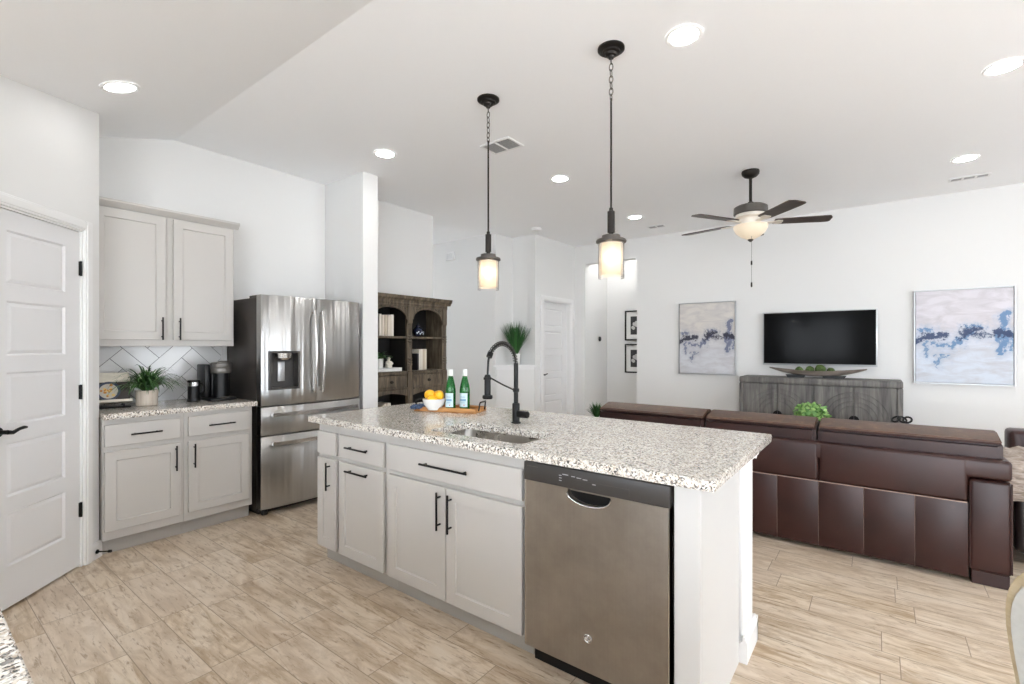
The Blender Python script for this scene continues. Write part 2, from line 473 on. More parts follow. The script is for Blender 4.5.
    def build(s, name, mats, parent=None, loc=(0, 0, 0), smooth=35, rotz=0, normals=True):
        if normals: bmesh.ops.recalc_face_normals(s.bm, faces=s.bm.faces)
        me = bpy.data.meshes.new(name); s.bm.to_mesh(me); s.bm.free()
        for mm in (mats if isinstance(mats, (list, tuple)) else [mats]): me.materials.append(mm)
        if smooth:
            for p in me.polygons: p.use_smooth = True
            me.set_sharp_from_angle(angle=R(smooth))
        o = bpy.data.objects.new(name, me); COL.objects.link(o)
        o.location = loc
        if rotz: o.rotation_euler = (0, 0, rotz)
        if parent is not None: o.parent = parent
        return o

def tag(o, label, cat, group=None):
    o['label'] = label; o['category'] = cat
    if group: o['group'] = group
    return o
def thing(name, label, cat, loc=(0, 0, 0), rotz=0, group=None):
    o = bpy.data.objects.new(name, None); COL.objects.link(o)
    o.empty_display_size = .05
    o.location = loc; o.rotation_euler = (0, 0, rotz)
    return tag(o, label, cat, group)
def struct(name, mb, mat, loc=(0, 0, 0), rotz=0, smooth=35, label=None):
    o = mb.build(name, mat, None, loc, smooth, rotz); o['kind'] = 'structure'
    if label: o['label'] = label
    return o
def copy_tree(o, parent=None):
    c = o.copy(); COL.objects.link(c)
    if parent is not None: c.parent = parent
    for ch in list(o.children): copy_tree(ch, c)
    return c
def rrect(x0, x1, y0, y1, r, n=6):
    out = []
    for cx, cy, a in ((x1 - r, y1 - r, 0), (x0 + r, y1 - r, 90), (x0 + r, y0 + r, 180), (x1 - r, y0 + r, 270)):
        for k in range(n + 1):
            t = R(a + 90 * k / n); out.append((cx + r * math.cos(t), cy + r * math.sin(t)))
    return out
def pull(parent, p0, p1, out=(0, -1, 0), r=.0055, stand=.03, inset=.025):
    """black bar pull between p0 and p1 (ends on the door plane), standing off along out"""
    a, b, o = Vector(p0), Vector(p1), Vector(out)
    d = (b - a).normalized(); mb = MB()
    mb.cyl(a + o * stand, b + o * stand, r, seg=12)
    for q in (a + d * inset, b - d * inset): mb.cyl(q, q + o * stand, r * .85, seg=10)
    return mb.build('handle', M['black'], parent)

# ---------------------------------------------------------------- room shell
CZ, FOLD, SL = 3.0, 1.425, .285
def ceil_z(y): return CZ if y >= FOLD else max(CZ - SL * (FOLD - y), CZ - SL * (FOLD - .05))

b = MB(); b.box(-7.2, 4.45, -3.2, 8.1, -.1, 0)
struct('floor', b, M['floor'])
b = MB()
ylo = .05; zlo = ceil_z(ylo)
b.prism([(8.1, CZ), (FOLD, CZ), (ylo, zlo), (-3.2, zlo), (-3.2, zlo + .12), (ylo, zlo + .12), (FOLD, CZ + .12), (8.1, CZ + .12)], -7.2, 4.45, 'x')
struct('ceiling', b, M['ceiling'], smooth=0)

def wallbox(name, x0, x1, y0, y1, z1=3.02, z0=0, mat='wall'):
    b = MB(); b.box(x0, x1, y0, y1, z0, z1)
    return struct(name, b, M[mat])
wallbox('wall_left', -4.65, -4.5, .842, 2.75)
wallbox('wall_fridge', -4.65, -3.872, 2.755, 2.925)
wallbox('wall_bookcase', -4.65, -4.5, 2.915, 4.248)
wallbox('wall_entry', -7.2, -4.65, 4.1, 4.248)
wallbox('wall_hall', -7.2, -4.44, 5.43, 5.9)
wallbox('wall_niche', -4.44, -4.135, 5.84, 5.99)
b = MB(); b.box(-7.2, -7.05, 4.248, 4.70, 0, 3.02); b.box(-7.2, -7.05, 5.0, 5.43, 0, 3.02); b.box(-7.2, -7.05, 4.70, 5.0, 2.2, 3.02); b.box(-7.2, -7.05, 4.70, 5.0, 0, .7)  # gap added in this unseen wall so daylight brightens the entry hall
struct('wall_entry_end', b, M['wall'])
# wall with the far closet door (door leaf 6.05..6.86)
b = MB()
b.prism([(5.99, 0), (6.03, 0), (6.03, 2.05), (6.87, 2.05), (6.87, 0), (7.0, 0), (7.0, 3.02), (5.99, 3.02)], -4.14, -4.02, 'x')
b.box(-4.03 - .11, -4.02, 5.84, 5.99, 0, 3.02)
struct('wall_closet', b, M['wall'], smooth=0)
# television wall with its hall opening (rounded upper corners)
OX0, OX1, OZ, RR = -3.826, -2.93, 2.70, .05
arc = [(OX0, 0)]
for k in range(7):
    t = R(180 - 90 * k / 6); arc.append((OX0 + RR + RR * math.cos(t), OZ - RR + RR * math.sin(t)))
for k in range(7):
    t = R(90 - 90 * k / 6); arc.append((OX1 - RR + RR * math.cos(t), OZ - RR + RR * math.sin(t)))
arc.append((OX1, 0))
b = MB()
b.prism([(-4.14, 0)] + arc + [(4.45, 0), (4.45, 3.02), (-4.14, 3.02)], 7.0, 7.12, 'y')
struct('wall_television', b, M['wall'], smooth=30)
b = MB(); b.box(-3.95, -3.826, 7.12, 7.805, 0, 3.02); struct('wall_hall_left', b, M['wall'])
b = MB(); b.box(-3.95, -1.4, 7.805, 7.93, 0, 3.02); struct('wall_hall_back', b, M['wall'])
b = MB(); b.box(-1.55, -1.4, 7.12, 7.805, 0, 3.02); struct('wall_hall_right', b, M['wall'])
# pantry wall at 45 degrees with its door opening
PW = (-3.967, .842); PR = R(135)          # local x runs towards the far corner, -y faces the room
DO0, DO1 = -.775, -.155
b = MB()
b.prism([(-1.35, 0), (DO0 - .01, 0), (DO0 - .01, 2.06), (DO1 + .01, 2.06), (DO1 + .01, 0), (0, 0), (0, 2.92), (-1.35, 2.92)], 0, .12, 'y')
struct('wall_pantry', b, M['wall'], (PW[0], PW[1], 0), PR, 0)
b = MB(); b.box(-4.65, -4.02, .70, .842, 0, 2.95); struct('wall_pantry_return', b, M['wall'])
b = MB(); b.box(-4.6, -4.45, -1.2, .71, 0, 2.95); b.box(-4.6, -3.0, -.32, -.2, 0, 2.95)
struct('wall_pantry_inside', b, M['wall'])
b = MB(); b.box(-3.15, -3.0, -3.2, -.1, 0, 2.95); struct('wall_kitchen', b, M['wall'])
# right wall and the wall behind, with the windows that light the room
def window_wall(name, span, wins, axis, pos, ztop):
    b = MB(); a = span[0]
    def bx(s0, s1, z0, z1):
        if axis == 'x': b.box(pos, pos + .15, s0, s1, z0, z1)
        else: b.box(s0, s1, pos - .15, pos, z0, z1)
    for w0, w1, z0, z1 in wins:
        bx(a, w0, 0, ztop); bx(w0, w1, 0, z0) if z0 > 0 else None; bx(w0, w1, z1, ztop); a = w1
    bx(a, span[1], 0, ztop)
    struct(name, b, M['wall'])
WR = [(.6, 2.4, .6, 2.2), (3.3, 4.7, .6, 2.4)]
WB = [(-2.3, -.6, .95, 2.25), (.2, 4.0, .02, 2.4)]
window_wall('wall_right', (-3.2, 7.0), WR, 'x', 4.3, 3.02)
window_wall('wall_front', (-3.15, 4.3), WB, 'y', -3.0, 2.95)
k = 0
for axis, wins in (('x', WR), ('y', WB)):
    for w0, w1, z0, z1 in wins:
        k += 1; b = MB(); f = .05; mid = (w0 + w1) / 2
        for a0, a1, c0, c1 in ((w0, w0 + f, z0, z1), (w1 - f, w1, z0, z1), (mid - f / 2, mid + f / 2, z0 + f, z1 - f),
                               (w0 + f, w1 - f, z0, z0 + f), (w0 + f, w1 - f, z1 - f, z1)):
            if axis == 'x': b.box(4.35, 4.40, a0, a1, c0, c1)
            else: b.box(a0, a1, -3.10, -3.05, c0, c1)
        struct('window_%d' % k, b, M['trim'])

# baseboards (simple profile: tall face with a sloped cap)
def baseboard(name, runs, h=.10, t=.016):
    b = MB()
    for x0, y0, x1, y1 in runs:
        d = Vector((x1 - x0, y1 - y0, 0)); L = d.length; a = math.atan2(d.y, d.x)
        m = Matrix.Translation((x0, y0, 0)) @ Matrix.Rotation(a, 4, 'Z')
        b.prism([(0, .0), (-t, 0), (-t, h * .8), (-t * .45, h), (0, h)], 0, L, 'x', mtx=m)
    return struct(name, b, M['trim'], smooth=0)
baseboard('baseboard_television', [(OX1, 7.0, 4.3, 7.0)])
baseboard('baseboard_hall', [(-7.0, 5.43, -4.44, 5.43)])
baseboard('baseboard_hall_back', [(-3.826, 7.805, -1.55, 7.805)])
c45 = math.sqrt(.5)
def pant(x, y=0): # point on the pantry wall (local x, y)
    return (PW[0] - c45 * x - c45 * y, PW[1] + c45 * x - c45 * y)
p0 = pant(-.085); p1 = pant(0.004)
# runs go so that the room lies on their right-hand side
baseboard('baseboard_pantry', [(*p0[:2], *p1[:2])] if False else [(p0[0], p0[1], p1[0], p1[1])])

# ---------------------------------------------------------------- doors
def panel_door(n, loc, rot, w, h, lever_len=.11, cas=.065, far=False, t=.035, label=None, set_back=0):
    """five-panel white door, hinges on local right (x=0), lever near x=-w; front faces -y"""
    root = bpy.data.objects.new('door_%d' % n, None); COL.objects.link(root)
    root.location = loc; root.rotation_euler = (0, 0, rot); root['kind'] = 'structure'
    b = MB(); yb = .04 + set_back
    b.box(-w + .003, -.003, yb - t + .014, yb, .012, h)           # core
    st = w * .19; rows = [(.22, .494), (.575, .85), (.94, 1.21), (1.295, 1.575), (1.66, 1.935)]
    yf = yb - t
    b.box(-w + .003, -w + st, yf, yf + .02, .012, h); b.box(-st, -.003, yf, yf + .02, .012, h)
    zs = [.012] + [z for r in rows for z in r] + [h]
    for i in range(0, len(zs), 2): b.box(-w + st, -st, yf, yf + .02, zs[i], zs[i + 1])
    for z0, z1 in rows:                                            # raised fields
        x0, x1 = -w + st, -st; tt = bmesh.new()
        def ring(i, y): return [tt.verts.new(p) for p in ((x0 + i, y, z0 + i), (x1 - i, y, z0 + i), (x1 - i, y, z1 - i), (x0 + i, y, z1 - i))]
        r0, r1, r2 = ring(.0, yf + .0), ring(.010, yf + .010), ring(.028, yf + .002)
        for a, c in ((r0, r1), (r1, r2)):
            for q in range(4): tt.faces.new((a[q], a[(q + 1) % 4], c[(q + 1) % 4], c[q]))
        tt.faces.new(r2); b.add(tt)
    b.build('door_leaf', M['door'], root, smooth=20)
    b = MB()                                                        # casing and jamb
    for x0, x1 in ((-w - .008 - cas, -w - .008), (.008, .008 + cas)):
        b.box(x0, x1, -.018, 0, 0, h + .012 + cas, .004, 1)
        b.box(x0 + .012, x1 - .012, -.024, -.017, 0, h + .012 + cas - .012, .003, 1)
    b.box(-w - .008, .008, -.018, 0, h + .012, h + .012 + cas, .004, 1)
    b.box(-w - .006, .006, -.024, -.017, h + .024, h + cas, .003, 1)
    b.box(-w - .009, -w + .002, -.003, .11, 0, h + .012); b.box(-.002, .009, -.003, .11, 0, h + .012); b.box(-w, 0, -.003, .11, h + .003, h + .012)
    b.build('door_casing', M['trim'], root)
    zl = .915
    b = MB(); lx = -w + .06
    b.cyl((lx, yf, zl), (lx, yf - .012, zl), .027, .024); b.cyl((lx, yf - .012, zl), (lx, yf - .05, zl), .011)
    b.tube([(lx, yf - .048, zl), (lx + .03, yf - .05, zl - .006), (lx + .065, yf - .05, zl + .006), (lx + .095, yf - .05, zl + .010), (lx + lever_len, yf - .05, zl + .008)],
           [.012, .010, .008, .0085, .006], 10)
    b.build('door_handle', M['black'], root)
    for z in ((.35, 1.065, 1.815) if not far else ()):
        b = MB(); b.box(-.014, .006, yf - .004, yf + .004, z - .043, z + .043, .001, 1); b.cyl((-.003, yf - .007, z - .045), (-.003, yf - .007, z + .045), .006, seg=12)
        b.build('hinge', M['black'], root)
    return root
hx, hy = pant(-.152)
panel_door(1, (hx, hy, 0), PR, .61, 2.035)
panel_door(2, (-4.02, 6.86, 0), R(90), .81, 2.035, .10, .07, far=True, set_back=.068)

# niche ledge across the corner
A, B_ = Vector((-4.43, 5.435)), Vector((-4.035, 5.84))
b = MB()
b.prism([(-4.43, 5.435), (-4.035, 5.84), (-4.43, 5.84)], 0, 1.045, 'z')
struct('wall_ledge', b, M['wall'], smooth=0)
u = (B_ - A).normalized(); nrm = Vector((u.y, -u.x))
q0 = A + nrm * .045 - u * .045; q1 = B_ + nrm * .045 + u * .045
b = MB(); b.prism([tuple(q0), tuple(q1), (-4.02, 5.838), (-4.438, 5.838), (-4.438, 5.432)], 1.045, 1.072, 'z')
struct('trim_1', b, M['trim'], smooth=0)
q0 = A + nrm * .012; q1 = B_ + nrm * .012
b = MB(); b.prism([tuple(q0), tuple(q1), tuple(B_), tuple(A)], 1.005, 1.045, 'z'); struct('trim_2', b, M['trim'], smooth=0)

# island knee wall and its trims
b = MB(); b.box(-2.785, -.455, 2.222, 2.42, 0, .872, .012, 3); struct('wall_knee', b, M['wall'])
b = MB()
prof = [(0, 0), (-.016, 0), (-.016, .085), (-.008, .11), (0, .11)]
b.box(-.455, -.437, 2.206, 2.436, 0, .088, 0); b.prism([(-.455, .088), (-.437, .088), (-.447, .112), (-.455, .112)], 2.206, 2.436, 'y')
b.box(-.487, -.455, 2.206, 2.222, 0, .088); b.box(-2.785, -.437, 2.42, 2.436, 0, .11)
struct('baseboard_island', b, M['trim'], smooth=0)
b = MB(); b.prism([(-.455, .872), (-.43, .872), (-.433, .85), (-.448, .835), (-.455, .83)], 2.21, 2.432, 'y')
b.prism([(2.42, .872), (2.445, .872), (2.442, .85), (2.427, .835), (2.42, .83)], -2.785, -.44, 'x')
struct('trim_3', b, M['trim'], smooth=0)

# ---------------------------------------------------------------- herringbone backsplash
def clip(poly, x0, x1, y0, y1):
    def cut(P, f, inter):
        out = []
        for i in range(len(P)):
            a, c = P[i], P[(i + 1) % len(P)]
            if f(a): out.append(a)
            if f(a) != f(c): out.append(inter(a, c))
        return out
    def ix(X): return lambda a, c: (X, a[1] + (c[1] - a[1]) * (X - a[0]) / (c[0] - a[0]))
    def iy(Y): return lambda a, c: (a[0] + (c[0] - a[0]) * (Y - a[1]) / (c[1] - a[1]), Y)
    for f, g in ((lambda p: p[0] >= x0, ix(x0)), (lambda p: p[0] <= x1, ix(x1)), (lambda p: p[1] >= y0, iy(y0)), (lambda p: p[1] <= y1, iy(y1))):
        if poly: poly = cut(poly, f, g)
    return poly
b = MB(); Y0, Y1, Z0, Z1 = .846, 1.775, .9145, 1.40
b.box(-4.4995, -4.494, Y0, Y1, Z0, Z1, m=1)
tw, n_, g = .108, 3, .0036
for i in range(-30, 30):
    for j in range(-8, 8):
        for hv in (0, 1):
            ox, oy = i + j * n_, i - j * n_
            rx0, ry0, rx1, ry1 = (ox, oy, ox + n_, oy + 1) if hv == 0 else (ox + n_, oy + 1 - n_, ox + n_ + 1, oy + 1)
            P = [(rx0 * tw + g / 2, ry0 * tw + g / 2), (rx1 * tw - g / 2, ry0 * tw + g / 2), (rx1 * tw - g / 2, ry1 * tw - g / 2), (rx0 * tw + g / 2, ry1 * tw - g / 2)]
            Q = [(1.318 + (p[0] - p[1]) * c45, 1.10 + (p[0] + p[1]) * c45) for p in P]
            Q = clip(Q, Y0, Y1 - .012, Z0 + .001, Z1)
            if len(Q) < 3: continue
            area = abs(sum(Q[k][0] * Q[(k + 1) % len(Q)][1] - Q[(k + 1) % len(Q)][0] * Q[k][1] for k in range(len(Q)))) / 2
            if area < 2e-5: continue
            b.prism(Q, -4.495, -4.488, 'x')
b.box(-4.495, -4.485, Y1 - .011, Y1, Z0, Z1, .002, 1)
o = struct('trim_4', b, [M['tile'], M['grout']], smooth=0, label='herringbone backsplash of glossy pale grey tiles')

# ---------------------------------------------------------------- cabinets (local: front faces -y, face frame at y=0, doors at y=-.02..0)
def cab(name, label, loc, rot, x0, x1, depth, drawers, doors, z0=.1, z1=.876, solid=True, toe=True, toe_y=.055, group=None):
    t = thing(name, label, 'cabinet', loc, rot, group)
    b = MB()
    if solid: b.box(x0, x1, 0, depth, z0, z1, .001, 1)
    else:
        b.box(x0, x0 + .018, .02, depth, z0, z1); b.box(x1 - .018, x1, .02, depth, z0, z1)
        b.box(x0, x1, .02, depth, z0, z0 + .018); b.box(x0, x1, depth - .012, depth, z0, z1)
        b.box(x0, x1, 0, .02, z0, .67); b.box(x0, x1, 0, .02, .67, z1)
    b.build('carcass', M['cab'], t)
    if toe:
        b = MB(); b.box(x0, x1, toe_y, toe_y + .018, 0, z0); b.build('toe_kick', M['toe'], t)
    for dx0, dx1, dz0, dz1, hnd in drawers:
        b = MB(); b.shaker(dx0, dx1, dz0, dz1, -.0235, .0195, 0); d = b.build('drawer', M['cab'], t)
        if hnd: pull(d, (hnd[0], -.02, hnd[2]), (hnd[1], -.02, hnd[2]))
    for dx0, dx1, dz0, dz1, hnd in doors:
        b = MB(); b.shaker(dx0, dx1, dz0, dz1, -.0235, .0195, .057); d = b.build('door', M['cab'], t)
        if hnd: pull(d, hnd[0], hnd[1])
    return t
GB = 'base cabinets along the left wall'
yc = 1.07
cab('base_cabinet', 'grey base cabinet with drawer and door, nearest the white pantry door', (-3.92, yc, 0), R(90), -.222, .2265, .575,
    [(.854 - yc, 1.272 - yc, .70, .842, (.985 - yc, 1.156 - yc, .768))],
    [(.854 - yc, 1.272 - yc, .158, .668, ((1.241 - yc, -.02, .478), (1.241 - yc, -.02, .652)))], group=GB)
yc = 1.53
cab('base_cabinet', 'grey base cabinet with drawer and door, right beside the refrigerator', (-3.92, yc, 0), R(90), -.2325, .2345, .575,
    [(1.321 - yc, 1.737 - yc, .70, .842, (1.445 - yc, 1.623 - yc, .768))],
    [(1.321 - yc, 1.737 - yc, .158, .668, ((1.354 - yc, -.02, .478), (1.354 - yc, -.02, .648)))], group=GB)
# upper cabinet
yc = 1.295
t = thing('upper_cabinet', 'grey two-door wall cabinet above the herringbone backsplash', 'cabinet', (-4.19, yc, 1.345), R(90))
b = MB(); b.box(.846 - yc, 1.742 - yc, 0, .308, 0, .985, .001, 1); b.build('carcass', M['cab'], t)
b = MB(); b.prism([(0, .955), (-.008, .955), (-.04, .99), (-.04, 1.005), (0.30, 1.005), (.30, .985), (0, .985)], .846 - yc, 1.775 - yc, 'x')
b.build('crown_molding', M['cab'], t, smooth=0)
for d0, d1, hp in ((.851, 1.267, 1.240), (1.314, 1.730, 1.350)):
    b = MB(); b.shaker(d0 - yc, d1 - yc, .045, .945, -.0235, .0195, .057); d = b.build('door', M['cab'], t)
    pull(d, (hp - yc, -.02, .045), (hp - yc, -.02, .21))
# island units (face frame at Y = 1.665)
GI = 'cabinet units along the island front'
FY = 1.665; DEP = .55
def isl(name, label, x0, x1, drawers, doors, **k):
    xc = (x0 + x1) / 2
    return cab(name, label, (xc, FY, 0), 0, x0 - xc, x1 - xc, DEP,
               [(a - xc, c - xc, z0, z1, (h[0] - xc, h[1] - xc, h[2]) if h else None) for a, c, z0, z1, h in drawers],
               [(a - xc, c - xc, z0, z1, ((h[0] - xc, -.02, h[1]), (h[2] - xc, -.02, h[3])) if h else None) for a, c, z0, z1, h in doors], group=GI, **k)
isl('island_cabinet', 'narrow grey cabinet at the far left end of the island', -2.790, -2.5625,
    [(-2.775, -2.578, .684, .82, None)], [(-2.775, -2.578, .112, .66, (-2.638, .475, -2.638, .642))])
isl('island_cabinet', 'grey trash pull-out cabinet with two horizontal pulls on the island', -2.5615, -2.1055,
    [(-2.546, -2.130, .684, .82, (-2.447, -2.245, .757))], [(-2.546, -2.130, .112, .66, (-2.447, .621, -2.245, .621))])
isl('sink_cabinet', 'wide grey two-door sink cabinet left of the dishwasher', -2.1045, -1.188,
    [(-2.085, -1.200, .684, .82, (-1.812, -1.496, .757))],
    [(-2.085, -1.656, .112, .66, (-1.689, .455, -1.689, .638)), (-1.650, -1.200, .112, .66, (-1.615, .455, -1.615, .638))], solid=False)
t = thing('end_panel', 'pale grey end panel closing the island beside the dishwasher', 'panel', (-.51, 1.645, 0))
b = MB(); b.box(-.045, .042, 0, .02, 0, .875, .0015, 1); b.build('filler_strip', M['panel'], t)
b = MB(); b.box(.022, .042, .021, .555, 0, .875, .0015, 1); b.build('side_panel', M['panel'], t)

# ---------------------------------------------------------------- counter tops
def slab(name, label, outer, holes=(), z0=.877, z1=.914):
    b = MB(); cx = sum(p[0] for p in outer) / len(outer); cy = sum(p[1] for p in outer) / len(outer)
    b.plate([(x - cx, y - cy) for x, y in outer], [[(x - cx, y - cy) for x, y in h] for h in holes], 0, z1 - z0)
    bm = b.bm
    es = [e for e in bm.edges if len(e.link_faces) == 2 and e.calc_face_angle(0) > 1.2]
    bmesh.ops.bevel(bm, geom=es, offset=.003, segments=2, affect='EDGES')
    return tag(b.build(name, M['granite'], None, (cx, cy, z0), 30), label, 'countertop')
slab('countertop', 'speckled granite countertop on the left wall cabinets', [(-4.494, .846), (-3.866, .846), (-3.866, 1.785), (-4.494, 1.785)])
SX0, SX1, SY0, SY1 = -1.83, -1.24, 1.695, 2.0
slab('countertop', 'big speckled granite island countertop with the sink cut out', rrect(-2.805, -.41, 1.593, 2.632, .012, 3), [rrect(SX0, SX1, SY0, SY1, .035)])
slab('countertop', 'granite counter corner nearest the camera at lower left', [(-2.3, -.52), (.3, -.52), (.3, .117), (-2.3, .117)])
t = cab('base_cabinet', 'grey cabinet run hidden below the nearest granite counter', (-1.0, -.50, 0), 0, -1.28, 1.28, .585, [], [(-1.25, -.65, .12, .84, None), (-.62, -.02, .12, .84, None), (.02, .62, .12, .84, None), (.65, 1.25, .12, .84, None)])

# sink bowl
t = thing('sink', 'undermount stainless sink in the island countertop', 'sink', ((SX0 + SX1) / 2, (SY0 + SY1) / 2, .68))
b = MB(); hw, hd = (SX1 - SX0) / 2 + .004, (SY1 - SY0) / 2 + .004
tt = bmesh.new(); rings = []
for off, z, r in ((.014, .1965, .05), (0, .1965, .037), (-.004, .03, .055), (-.03, .004, .05), (-.20, 0, .04)):
    hh, dd = hw + off, hd + (off if off > -.1 else -.11)
    rings.append([tt.verts.new((x, y, z)) for x, y in rrect(-hh, hh, -dd, dd, min(r, dd * .9))])
for a, c in zip(rings, rings[1:]):
    for i in range(len(a)):
        j = (i + 1) % len(a); tt.faces.new((a[i], a[j], c[j], c[i]))
tt.faces.new(rings[-1])
b.add(tt); o = b.build('bowl', M['steel_sink'], t, smooth=50)
b = MB(); b.lathe([(.0, .002), (.04, .002), (.042, .006), (.03, .005), (.0, .003)], (0, 0, .0), 24); b.build('drain', M['chrome'], t)

# faucet
t = thing('faucet', 'matte black spring-neck kitchen faucet behind the island sink', 'faucet', (-1.608, 2.147, .914))
b = MB(); b.lathe([(.027, 0), (.027, .006), (.021, .01), (.021, .108), (.017, .112), (0, .112)]); b.build('base', M['black'], t)
b = MB(); b.cyl((0, 0, .11), (0, 0, .335), .0125); b.lathe([(.0125, .172), (.018, .176), (.018, .192), (.0125, .196)], cap=False); b.build('column', M['black'], t)
cy_, hw, ztop = -.123, .118, .335
def arcp(th): return Vector((0, cy_ + hw * math.cos(th), ztop + .108 * math.sin(th)))
path = [arcp(R(a)) for a in range(0, 181, 6)] + [Vector((0, cy_ - hw - .001 * k, ztop - .012 * k)) for k in range(1, 6)]
b = MB(); b.tube(path, .0058, 10); b.build('hose', M['blackm'], t)
b = MB(); pts = []
N = 17 * 14; amax = 148
for i in range(N + 1):
    th = R(2 + (amax - 2) * i / N); c = arcp(th); nx = Vector((1, 0, 0)); nr = Vector((0, math.cos(th), math.sin(th)))
    ph = 2 * PI * 17 * i / N; pts.append(c + (nx * math.cos(ph) + nr * math.sin(ph)) * .0115)
b.tube(pts, .0028, 6); b.build('spring', plain('black_spring_steel', rgb(70, 68, 66), .3, .9), t)
b = MB(); a, c = arcp(R(146)), arcp(R(160)); b.cyl(a, c, .0155, seg=16)
b.build('collar', M['black'], t)
hy = cy_ - hw - .005
b = MB(); b.lathe([(.0, .282), (.012, .282), (.0165, .274), (.0165, .178), (.026, .174), (.027, .162), (.024, .156), (0, .156)], (0, hy, 0), 24); b.build('spray_head', M['black'], t)
b = MB(); b.tube([(0, -.01, .183), (0, -.12, .222), (0, hy + .02, .265)], .0045, 8); b.lathe([(.0185, -.007), (.021, -.005), (.021, .005), (.0185, .007)], (0, hy, .262), 20, cap=False); b.build('support_arm', M['black'], t)
b = MB(); b.cyl((.018, 0, .052), (.078, 0, .052), .0195); b.cyl((.078, 0, .052), (.082, 0, .052), .0195, .016); b.build('lever', M['black'], t)

# ---------------------------------------------------------------- refrigerator
t = thing('refrigerator', 'stainless french-door refrigerator with water dispenser', 'refrigerator', (-4.13, 2.25, 0), R(90))
b = MB(); b.box(-.447, .447, -.2, .335, .03, 1.735, .006, 2); b.box(-.43, .43, -.19, .3, .0, .03); b.build('cabinet_body', M['fridge_side'], t)
for sx in (-1, 1):
    b = MB(); b.box(sx * .36 - .08, sx * .36 + .08, -.2, -.06, 1.735, 1.755, .005, 1); b.build('hinge_cover', M['fridge_side'], t)
def fy(x): return -.285 - .035 * (1 - (x / .45) ** 2)
def curved_door(x0, x1, z0, z1, hole=None, name='door', n=12):
    b = MB(); tt = bmesh.new()
    xs = [x0 + (x1 - x0) * i / n for i in range(n + 1)]; zs = [z0, z0 + .004, z1 - .004, z1]
    if hole:
        xs = sorted(set(xs + [hole[0], hole[1]])); zs = sorted(zs + [hole[2], hole[3]])
    def yy(x, z):
        y = fy(x)
        if z in (z0, z1): y += .004
        if x in (x0, x1): y += .006
        return y
    V = {(i, j): tt.verts.new((x, yy(x, z), z)) for i, x in enumerate(xs) for j, z in enumerate(zs)}
    for i in range(len(xs) - 1):
        for j in range(len(zs) - 1):
            if hole and xs[i] >= hole[0] - 1e-6 and xs[i + 1] <= hole[1] + 1e-6 and zs[j] >= hole[2] - 1e-6 and zs[j + 1] <= hole[3] + 1e-6: continue
            tt.faces.new((V[i, j], V[i + 1, j], V[i + 1, j + 1], V[i, j + 1]))
    B = {(i, j): tt.verts.new((xs[i], -.205, zs[j])) for i in range(len(xs)) for j in (0, len(zs) - 1)}
    J = len(zs) - 1
    for i in range(len(xs) - 1):
        for j in (0, J): tt.faces.new((V[i, j], V[i + 1, j], B[i + 1, j], B[i, j]))
        tt.faces.new((B[i, 0], B[i + 1, 0], B[i + 1, J], B[i, J]))
    for i in (0, len(xs) - 1): tt.faces.new([V[i, j] for j in range(J + 1)] + [B[i, J], B[i, 0]])
    b.add(tt); return b.build(name, M['steel'], t, smooth=50)
HOLE = (-.395, -.157, 1.0, 1.302)
dl = curved_door(-.448, -.003, .872, 1.752, HOLE)
dr = curved_door(.003, .448, .872, 1.752)
d1 = curved_door(-.448, .448, .638, .862, name='drawer', n=20)
d2 = curved_door(-.448, .448, .055, .628, name='drawer', n=20)
b = MB(); x0, x1, z0, z1 = HOLE; yf = -.322
b.plate([(x0 - .004, z0 - .004), (x1 + .004, z0 - .004), (x1 + .004, z1 + .004), (x0 - .004, z1 + .004)],
        [[(x0 + .012, z0 + .014), (x1 - .012, z0 + .014), (x1 - .012, z1 - .012), (x0 + .012, z1 - .012)]], yf, yf + .03, 'y')
b.box(x0, x1, -.25, -.24, z0, z1); b.box(x0, x0 + .01, -.3, -.24, z0, z1); b.box(x1 - .01, x1, -.3, -.24, z0, z1); b.box(x0, x1, -.3, -.24, z0, z0 + .012); b.box(x0, x1, -.3, -.24, z1 - .012, z1)
disp = b.build('dispenser', M['charcoal'], dl)
b = MB(); b.lathe([(0, 1.232), (.052, 1.234), (.066, 1.25), (.07, 1.288), (0, 1.289)], (-.276, -.285, 0), 28); b.build('spout_housing', M['steel_bar'], dl)
b = MB(); b.box(-.305, -.247, -.262, -.252, 1.06, 1.22, .004, 2); b.build('paddle', M['silver'], dl)
for x, dd in ((-.036, dl), (.036, dr)):
    b = MB(); pts = []
    for k in range(17):
        f = k / 16; z = .955 + .69 * f; pts.append((x, fy(x) - .03 - .03 * math.sin(PI * f), z))
    b.tube(pts, .0125, 12)
    for z in (.972, 1.628): b.cyl((x, fy(x) + .004, z), (x, fy(x) - .034, z), .011, seg=12)
    b.build('handle', M['steel_bar'], dd)
for z, dd in ((.80, d1), (.57, d2)):
    b = MB(); pts = [(-.385 + .77 * k / 16, fy(-.385 + .77 * k / 16) - .045, z) for k in range(17)]
    tt = bmesh.new(); rr_ = []
    for p in pts: rr_.append([tt.verts.new((p[0], p[1] + a, p[2] + c)) for a, c in ((-.008, -.014), (.008, -.014), (.008, .014), (-.008, .014))])
    for a, c in zip(rr_, rr_[1:]):
        for q in range(4): tt.faces.new((a[q], a[(q + 1) % 4], c[(q + 1) % 4], c[q]))
    tt.faces.new(rr_[0]); tt.faces.new(rr_[-1]); b.add(tt)
    for x in (-.365, .365): b.box(x - .014, x + .014, fy(x) - .04, fy(x) + .006, z - .012, z + .012, .003, 1)
    b.build('handle', M['steel_bar'], dd)
for x in (-.4, .4):
    b = MB(); b.lathe([(.022, 0), (.026, .012), (.016, .05), (0, .05)], (x, -.235, 0), 16); b.build('foot', M['blackm'], t)

